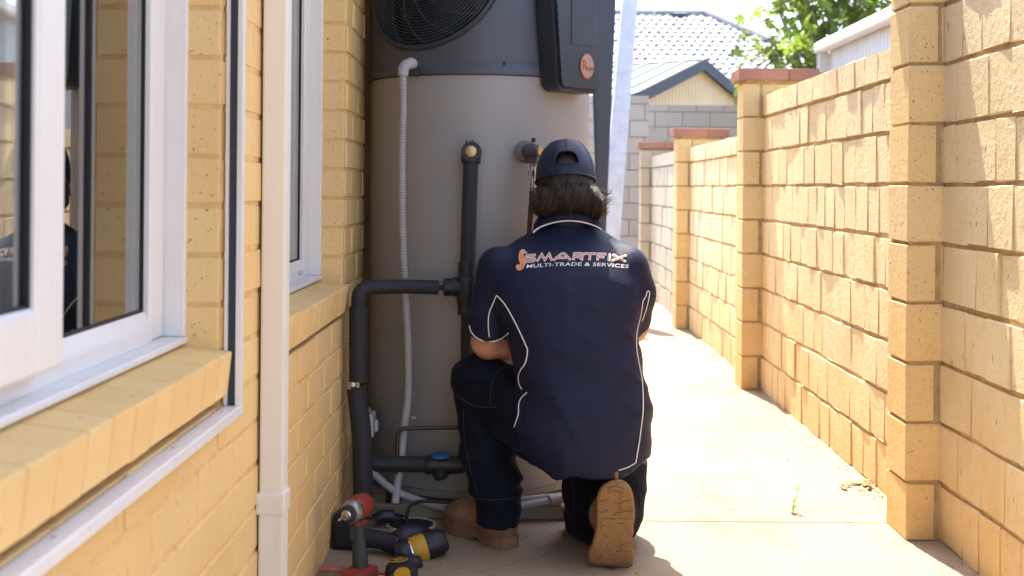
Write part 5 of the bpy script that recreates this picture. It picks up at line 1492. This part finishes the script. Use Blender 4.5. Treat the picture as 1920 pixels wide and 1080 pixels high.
# garden shed, turned so that gable and one roof slope show
PHI = R(40)
apex = at(1318, 113, 20.0)
rd = Vector((-math.cos(PHI), math.sin(PHI), 0)); gd = Vector((-math.sin(PHI), -math.cos(PHI), 0))
HW_, RISE = 2.05, 0.72
shed = empty('garden_shed', (apex.x, apex.y, 0), 'cream ribbed steel shed gable with dark barge boards and pale roof above the block wall', 'shed')
eL = apex + gd * HW_ - Vector((0, 0, RISE)); eR = apex - gd * HW_ - Vector((0, 0, RISE))
back = -rd * 0.0
gw0, gw1 = apex + gd * (HW_ - 0.12) + rd * 0.12, apex - gd * (HW_ - 0.12) + rd * 0.12
corrugated((gw0.x, gw0.y, 0), (gw1.x, gw1.y, 0), 0.0, lambda u: apex.z - 0.10 - (RISE) * abs(2 * u - 1) * 0.97, 0.10, 0.02, 'gable_wall', M['cream_steel'], shed)
lw1 = gw0 + rd * 4.0; corrugated((lw1.x, lw1.y, 0), (gw0.x, gw0.y, 0), 0.0, lambda u: eL.z - 0.03, 0.10, 0.02, 'side_wall', M['cream_steel'], shed)
def slab_quad(name, a, b, c, d, th, mat, par):
    n = (b - a).cross(d - a).normalized() * th
    v = [a, b, c, d, a + n, b + n, c + n, d + n]
    bm = bmesh.new(); vv = [bm.verts.new(q) for q in v]
    for f_ in ((0, 3, 2, 1), (4, 5, 6, 7), (0, 1, 5, 4), (1, 2, 6, 5), (2, 3, 7, 6), (3, 0, 4, 7)): bm.faces.new([vv[i] for i in f_])
    bmesh.ops.recalc_face_normals(bm, faces=bm.faces); return from_bm(name, bm, mat, par)
LEN = 5.0
slab_quad('roof_sheet', apex, apex + rd * LEN, eL + rd * LEN, eL, 0.02, M['pale_roof'], shed)
slab_quad('roof_sheet', apex, apex + rd * LEN, eR + rd * LEN, eR, -0.02, M['pale_roof'], shed)
up = (apex - eL).cross(rd).normalized(); up = up if up.z > 0 else -up
for k in range(12):
    o_ = rd * (0.25 + k * 0.4)
    slab_quad('roof_rib', apex + o_ + up * 0.021, apex + o_ + rd * 0.07 + up * 0.021, eL + o_ + rd * 0.07 + up * 0.021, eL + o_ + up * 0.021, 0.03, M['pale_roof'], shed)
for e in (eL, eR):
    dn = Vector((0, 0, -0.17)); ou = -rd * 0.04
    slab_quad('barge_board', apex + ou + Vector((0, 0, 0.03)), e + ou + Vector((0, 0, 0.03)), e + ou + dn, apex + ou + dn, 0.03, M['navy_fascia'], shed)
slab_quad('ridge_cap', apex + up * 0.03 + gd * 0.12 + Vector((0, 0, -0.02)), apex + rd * LEN + up * 0.03 + gd * 0.12 + Vector((0, 0, -0.02)), apex + rd * LEN + up * 0.06, apex + up * 0.06, 0.015, M['pale_roof'], shed)

# tiled house roof
hr_ = empty('tiled_house', (2, 26, 0), 'pale house with grey tiled hip roof far behind the cream shed', 'house')
RY, EY, RZT, EZ = 26.0, 22.6, at(1322, 27, 26.0).z, 2.75
AXX = at(1322, 27, 26.0).x
CX = AXX + (RY - EY)
LXX = -6.0
bm = bmesh.new(); bm_box(bm, (LXX, EY + 0.5, 0), (CX - 0.5, EY + 6, EZ)); from_bm('wall', bm, M['wall_render'], hr_)
v = [(LXX, EY, EZ), (CX, EY, EZ), (AXX, RY, RZT), (LXX, RY, RZT), (CX, 2 * RY - EY, EZ), (LXX, 2 * RY - EY, EZ)]
raw('roof_deck', v, [(0, 1, 2, 3), (1, 4, 2), (4, 5, 3, 2), (0, 3, 5), (0, 5, 4, 1)], M['tile'], hr_)
def tile_mesh(w=0.185, l=0.26):
    bm = bmesh.new(); n = 6; a, b = [], []
    for k in range(n + 1):
        u = k / n; h = 0.027 * math.sin(math.pi * min(1, u * 1.5)) if u < 0.667 else -0.004 * math.sin(math.pi * (u - 0.667) * 3)
        a.append(bm.verts.new((w * (u - 0.5), 0, h + 0.013))); b.append(bm.verts.new((w * (u - 0.5), l, h)))
    c = [bm.verts.new((q.co.x, 0.0, q.co.z - 0.013)) for q in a]
    for k in range(n): bm.faces.new((a[k], a[k + 1], b[k + 1], b[k])); bm.faces.new((c[k], c[k + 1], a[k + 1], a[k]))
    me = bpy.data.meshes.new('roof_tile'); bm.to_mesh(me); bm.free(); me.materials.append(M['tile']); return me
tme = tile_mesh()
sl = Vector((0, RY - EY, RZT - EZ)); SLL = sl.length; sl.normalize(); pitch_ = math.atan2(sl.z, sl.y)
bm_rest = bmesh.new(); cnt = 0; cells = []
for r in range(int(SLL / 0.215)):
    s = r * 0.215
    y, z = EY + sl.y * s, EZ + sl.z * s
    xr = CX - (y - EY)
    for k in range(int((xr - 1.2) / 0.185)):
        x = xr - 0.1 - k * 0.185 - (0.09 if r % 2 else 0)
        cells.append((x, y, z + 0.004, r))
def seen(c):
    px_ = 979 + c[0] / c[1] * FOC; py_ = 352 - (c[2] - CAM_H) / c[1] * FOC
    return 1150 < px_ < 1480 and -5 < py_ < 112
cells.sort(key=lambda c: (not seen(c), c[1]))
for x, y, z, r in cells:
    j = (rnd.uniform(-0.006, 0.006), rnd.uniform(-0.01, 0.01))
    if cnt < 300:
        o = bpy.data.objects.new('roof_tile', tme); C.objects.link(o); o.parent = hr_; o.matrix_parent_inverse = Matrix.Translation(-hr_.location)
        o.location = (x + j[0], y + j[1], z); o.rotation_euler = (pitch_ + j[0], 0, j[0]); cnt += 1
    else:
        t0 = len(bm_rest.verts); mtx = Matrix.Translation((x + j[0], y + j[1], z)) @ Matrix.Rotation(pitch_, 4, 'X')
        bm_rest.from_mesh(tme)
        bm_rest.verts.ensure_lookup_table()
        for q in bm_rest.verts[t0:]: q.co = mtx @ q.co
tag(from_bm('roof_tiles', bm_rest, M['tile'], hr_), kind='stuff')
tube('hip_ridge', [Vector((AXX, RY, RZT + 0.03)), Vector((CX, EY, EZ + 0.03))], 0.09, M['tile'], hr_, 8)
tube('ridge', [Vector((LXX, RY, RZT + 0.02)), Vector((AXX, RY, RZT + 0.02))], 0.08, M['tile'], hr_, 8)
vnt = at(1272, 32, 25.9)
box('roof_vent', vnt - Vector((0.14, 0.1, 0.05)), vnt + Vector((0.20, 0.1, 0.09)), M['navy_fascia'], hr_, 0.02)
mast = at(1227, 36, 25.5)
tag(tube('aerial_mast', [mast, mast + Vector((0, 0, 1.3))], 0.022, M['grey_steel'], None, 8), 'thin grey aerial mast standing on the far tiled roof', 'mast')
tag(tube('overhead_cable', [at(1180, -18, 19), at(1300, 8, 18.5), at(1400, 34, 18), at(1500, 66, 17.5), at(1640, 118, 17)], 0.018, M['grey_steel'], None, 6), 'pale overhead cable sloping down behind the fig leaves', 'cable')

# neighbour's steel garage, its long side parallel to the fence
gar = empty('steel_garage', (4.2, 9, 0), 'grey ribbed steel garage with bright gutter above the fence at the right', 'garage')
GX, GZ = 3.0, 2.40
corrugated((GX, 11.45, 0), (GX, 5.0, 0), 0.0, lambda u: GZ, 0.10, 0.005, 'side_wall', M['grey_steel'], gar)
corrugated((6.2, 11.45, 0), (GX, 11.45, 0), 0.0, lambda u: GZ, 0.10, 0.014, 'end_wall', M['grey_steel'], gar)
bm = bmesh.new(); bm_box(bm, (GX - 0.13, 4.9, GZ - 0.045), (GX - 0.02, 11.62, GZ + 0.06), 0.015); from_bm('gutter', bm, M['white_frame'], gar)
bm = bmesh.new(); bm_box(bm, (GX - 0.10, 11.48, GZ - 0.24), (GX + 0.05, 11.60, GZ - 0.046), 0.005); from_bm('bracket', bm, M['grey_steel'], gar)
raw('roof', [(GX - 0.06, 4.9, GZ + 0.065), (GX - 0.06, 11.62, GZ + 0.065), (6.5, 11.62, GZ + 0.5), (6.5, 4.9, GZ + 0.5)], [(0, 1, 2, 3)], M['white_frame'], gar)

# fig tree: lobed leaves one by one, the rest of the crown as a mass
def leaf_mat():
    t = NT('fig_leaf'); p = t.pos(); r = t.random(); n = t.noise(p, 9, 4)
    c = t.mix(n, (0.035, 0.085, 0.018), (0.075, 0.14, 0.03))
    c2 = t.mix(t.math('MULTIPLY', r, 0.5), c, (0.13, 0.17, 0.03))
    tr = t.n.new('ShaderNodeBsdfTranslucent'); tr.inputs['Color'].default_value = (0.27, 0.38, 0.045, 1)
    mx = t.n.new('ShaderNodeMixShader'); mx.inputs[0].default_value = 0.42
    t.set(color=c2, rough=0.45, spec=0.4)
    out = t.n['Material Output']; t.l.new(t.p.outputs[0], mx.inputs[1]); t.l.new(tr.outputs[0], mx.inputs[2]); t.l.new(mx.outputs[0], out.inputs['Surface'])
    return t.m
M['leaf'] = leaf_mat(); M['bark'] = simple('fig_bark', (0.16, 0.13, 0.10), 0.9, var=0.3, nscale=20, bump=0.5, bscale=60)
def leaf_mesh(seed):
    r = random.Random(seed)
    lobes = [(-95, .55), (-48, .86), (0, 1.0), (48, .86), (95, .55)]
    pts = [(0.03, -0.02)]
    for k, (a, l) in enumerate(lobes[::-1]):
        l *= r.uniform(.9, 1.1); a += r.uniform(-5, 5)
        for da, m in ((18, .78), (5, 1.0), (-5, 1.0), (-18, .78)): pts.append((math.sin(R(a + da)) * l * m * .5, 0.12 + math.cos(R(a + da)) * l * m * .62))
        if k < 4: pts.append((math.sin(R(a - 25)) * l * .24, 0.14 + math.cos(R(a - 25)) * l * .30))
    pts.append((-0.03, -0.02))
    bm = bmesh.new(); f = lambda x, y: (x, y, -0.35 * x * x - 0.22 * (y - .2) ** 2 + 0.18 * abs(x) + r.uniform(-.01, .01))
    vv = [bm.verts.new(f(x, y)) for x, y in pts]; c = bm.verts.new(f(0, 0.15))
    for a, b in zip(vv, vv[1:] + vv[:1]): bm.faces.new((c, a, b))
    s_ = [bm.verts.new(q) for q in ((0.012, 0, 0.0), (-0.012, 0, 0.0), (-0.008, -0.35, 0.05), (0.008, -0.35, 0.05))]; bm.faces.new(s_)
    me = bpy.data.meshes.new('leaf'); bm.to_mesh(me); bm.free(); me.materials.append(M['leaf']); return me
leaf_me = [leaf_mesh(k) for k in range(6)]
fig = empty('fig_tree', (3.5, 12.9, 0), 'leafy fig tree with large lobed leaves growing behind the fence', 'tree')
tr_ = random.Random(23)
limb_pts = []
def limb(pts, r0, r1, name='limb'):
    P = smooth_path(pts, 5); n = len(P)
    tube(name, P, [r0 + (r1 - r0) * i / (n - 1) for i in range(n)], M['bark'], fig, 8)
    limb_pts.extend(P[n // 3:])
fork = Vector((3.5, 12.9, 1.3))
limb([Vector((3.5, 12.9, -0.02)), Vector((3.46, 12.9, 0.6)), fork], 0.13, 0.10, 'trunk')
mass = [(1505, 25, 12.4), (1560, 40, 12.6), (1610, 20, 12.8), (1480, 70, 12.2), (1530, 95, 12.3), (1460, 20, 12.7), (1580, -20, 12.7), (1500, -30, 12.6), (1640, -30, 13.0), (1540, -90, 12.7), (1600, -100, 12.9), (1490, 118, 12.0), (1545, 125, 12.1), (1470, -80, 12.7)]
sprig = [(1395, 62, 11.8), (1418, 75, 11.8), (1375, 100, 11.8), (1410, 108, 11.7), (1430, 112, 11.7), (1440, 90, 11.9), (1465, 92, 12.0), (1378, 158, 11.7), (1385, 182, 11.7), (1452, 118, 11.8), (1380, 128, 11.7)]
for x, y, Y in mass:
    e = at(x, y, Y); limb([fork, fork.lerp(e, 0.5) + Vector((tr_.uniform(-.15, .15), tr_.uniform(-.2, .2), 0.18)), e], 0.045, 0.010)
hub = at(1470, 95, 12.1)
limb([fork, fork.lerp(hub, 0.6) + Vector((0, 0, .1)), hub], 0.04, 0.018)
for x, y, Y in sprig:
    limb([hub, hub.lerp(at(x, y, Y), 0.5) + Vector((0, 0, .03)), at(x, y, Y)], 0.012, 0.005, 'twig')
bm_leaf = bmesh.new(); nl = 0
def put_leaf(p, s, stuff=False):
    global nl
    az = tr_.uniform(0, 2 * math.pi); el = tr_.gauss(-0.45, 0.45)
    d = Vector((math.cos(az) * math.cos(el), math.sin(az) * math.cos(el), math.sin(el)))
    q = d.to_track_quat('Y', 'Z').to_matrix().to_4x4() @ Matrix.Rotation(tr_.gauss(0, 0.5), 4, 'Y')
    mt = Matrix.Translation(p) @ q @ Matrix.Diagonal((s, s, s, 1))
    me = tr_.choice(leaf_me)
    if not stuff and nl < 300:
        o = bpy.data.objects.new('leaf', me); C.objects.link(o); o.parent = fig; o.matrix_parent_inverse = Matrix.Translation(-fig.location)
        o.matrix_basis = mt; nl += 1
    else:
        t0 = len(bm_leaf.verts); bm_leaf.from_mesh(me); bm_leaf.verts.ensure_lookup_table()
        for v in bm_leaf.verts[t0:]: v.co = mt @ v.co
for x, y, Y in sprig:
    for k in range(2): put_leaf(at(x + tr_.uniform(-9, 9), y + tr_.uniform(-8, 8), Y + tr_.uniform(-.1, .1)), tr_.uniform(.15, .22))
for x, y, Y in mass:
    for k in range(22):
        p = at(x, y, Y) + Vector((tr_.gauss(0, .17), tr_.gauss(0, .25), tr_.gauss(0, .15)))
        put_leaf(p, tr_.uniform(.15, .26), y < -60)
for k in range(900):                                # the far, upper side of the crown
    p = at(tr_.gauss(1570, 60), tr_.gauss(-70, 80), tr_.uniform(12.5, 14.2))
    if 352 - (p.z - CAM_H) / p.y * FOC > 120 - 0.0 * p.x: continue
    put_leaf(p, tr_.uniform(.15, .26), True)
tag(from_bm('foliage', bm_leaf, M['leaf'], fig), kind='stuff')

# ------------------------------------------------------------------ small things on the path
M['weed'] = simple('weed_green', (0.16, 0.22, 0.06), 0.7, var=0.3, nscale=50)
M['dry'] = simple('dry_leaf', (0.28, 0.17, 0.07), 0.9, var=0.4, nscale=60)
weed = empty('weed', gat(1487, 962), 'spindly little green weed growing from the crack in the path', 'plant')
base = gat(1487, 962)
st = smooth_path([base, base + Vector((0.004, 0, 0.035)), base + Vector((0.012, -0.005, 0.065)), base + Vector((0.020, 0, 0.085))], 4)
tube('stem', st, [0.0016 - 0.0008 * i / (len(st) - 1) for i in range(len(st))], M['weed'], weed, 5)
wr_ = random.Random(3)
for k in range(22):
    p = st[wr_.randrange(1, len(st))] if k > 8 else st[wr_.randrange(1, 6)]
    a = wr_.uniform(0, 6.28); l = wr_.uniform(.008, .022); d = Vector((math.cos(a), math.sin(a), wr_.uniform(.1, .7))) * l; s_ = Vector((-math.sin(a), math.cos(a), 0.2)) * l * .25
    raw('leaf', [p, p + d * .5 + s_, p + d, p + d * .5 - s_], [(0, 1, 2, 3)], M['weed'], weed)
lit = bmesh.new()
for k in range(46):
    c = gat(1625, 916) + Vector((wr_.gauss(0, .045), wr_.gauss(0, .05), 0.003 + wr_.uniform(0, .008)))
    if c.x > 1.205: c.x = 1.19
    a = wr_.uniform(0, 6.28); l = wr_.uniform(.006, .03); w = l * wr_.uniform(.1, .4)
    d = Vector((math.cos(a), math.sin(a), wr_.uniform(-.1, .3))) * l; s_ = Vector((-math.sin(a), math.cos(a), wr_.uniform(-.2, .2))) * w
    c.z = max(c.z, 0.004)
    vv = [lit.verts.new(Vector((q.x, q.y, max(q.z, 0.001)))) for q in (c - d, c + s_, c + d, c - s_)]; lit.faces.new(vv)
for k in range(240):                                # grit along the foot of the fence and on the slab
    if k < 150: c = Vector((1.205 - abs(wr_.gauss(0, .022)), wr_.uniform(2.7, 8.0), 0))
    else: c = gat(wr_.uniform(600, 1900), wr_.uniform(640, 1078))
    if c.x < -0.5 or c.x > 1.2: continue
    s_ = wr_.uniform(.0012, .0042) 
    r = bmesh.ops.create_icosphere(lit, subdivisions=1, radius=s_, matrix=Matrix.Translation((c.x, c.y, s_ * .5)) @ Matrix.Rotation(wr_.uniform(0, 3), 4, 'Z') @ Matrix.Diagonal((1, wr_.uniform(.5, 1.3), wr_.uniform(.4, .8), 1)))
tag(from_bm('debris', lit, M['dry']), 'dry leaf litter and grit on the path along the fence', None, None, 'stuff')

bpy.context.view_layer.update()
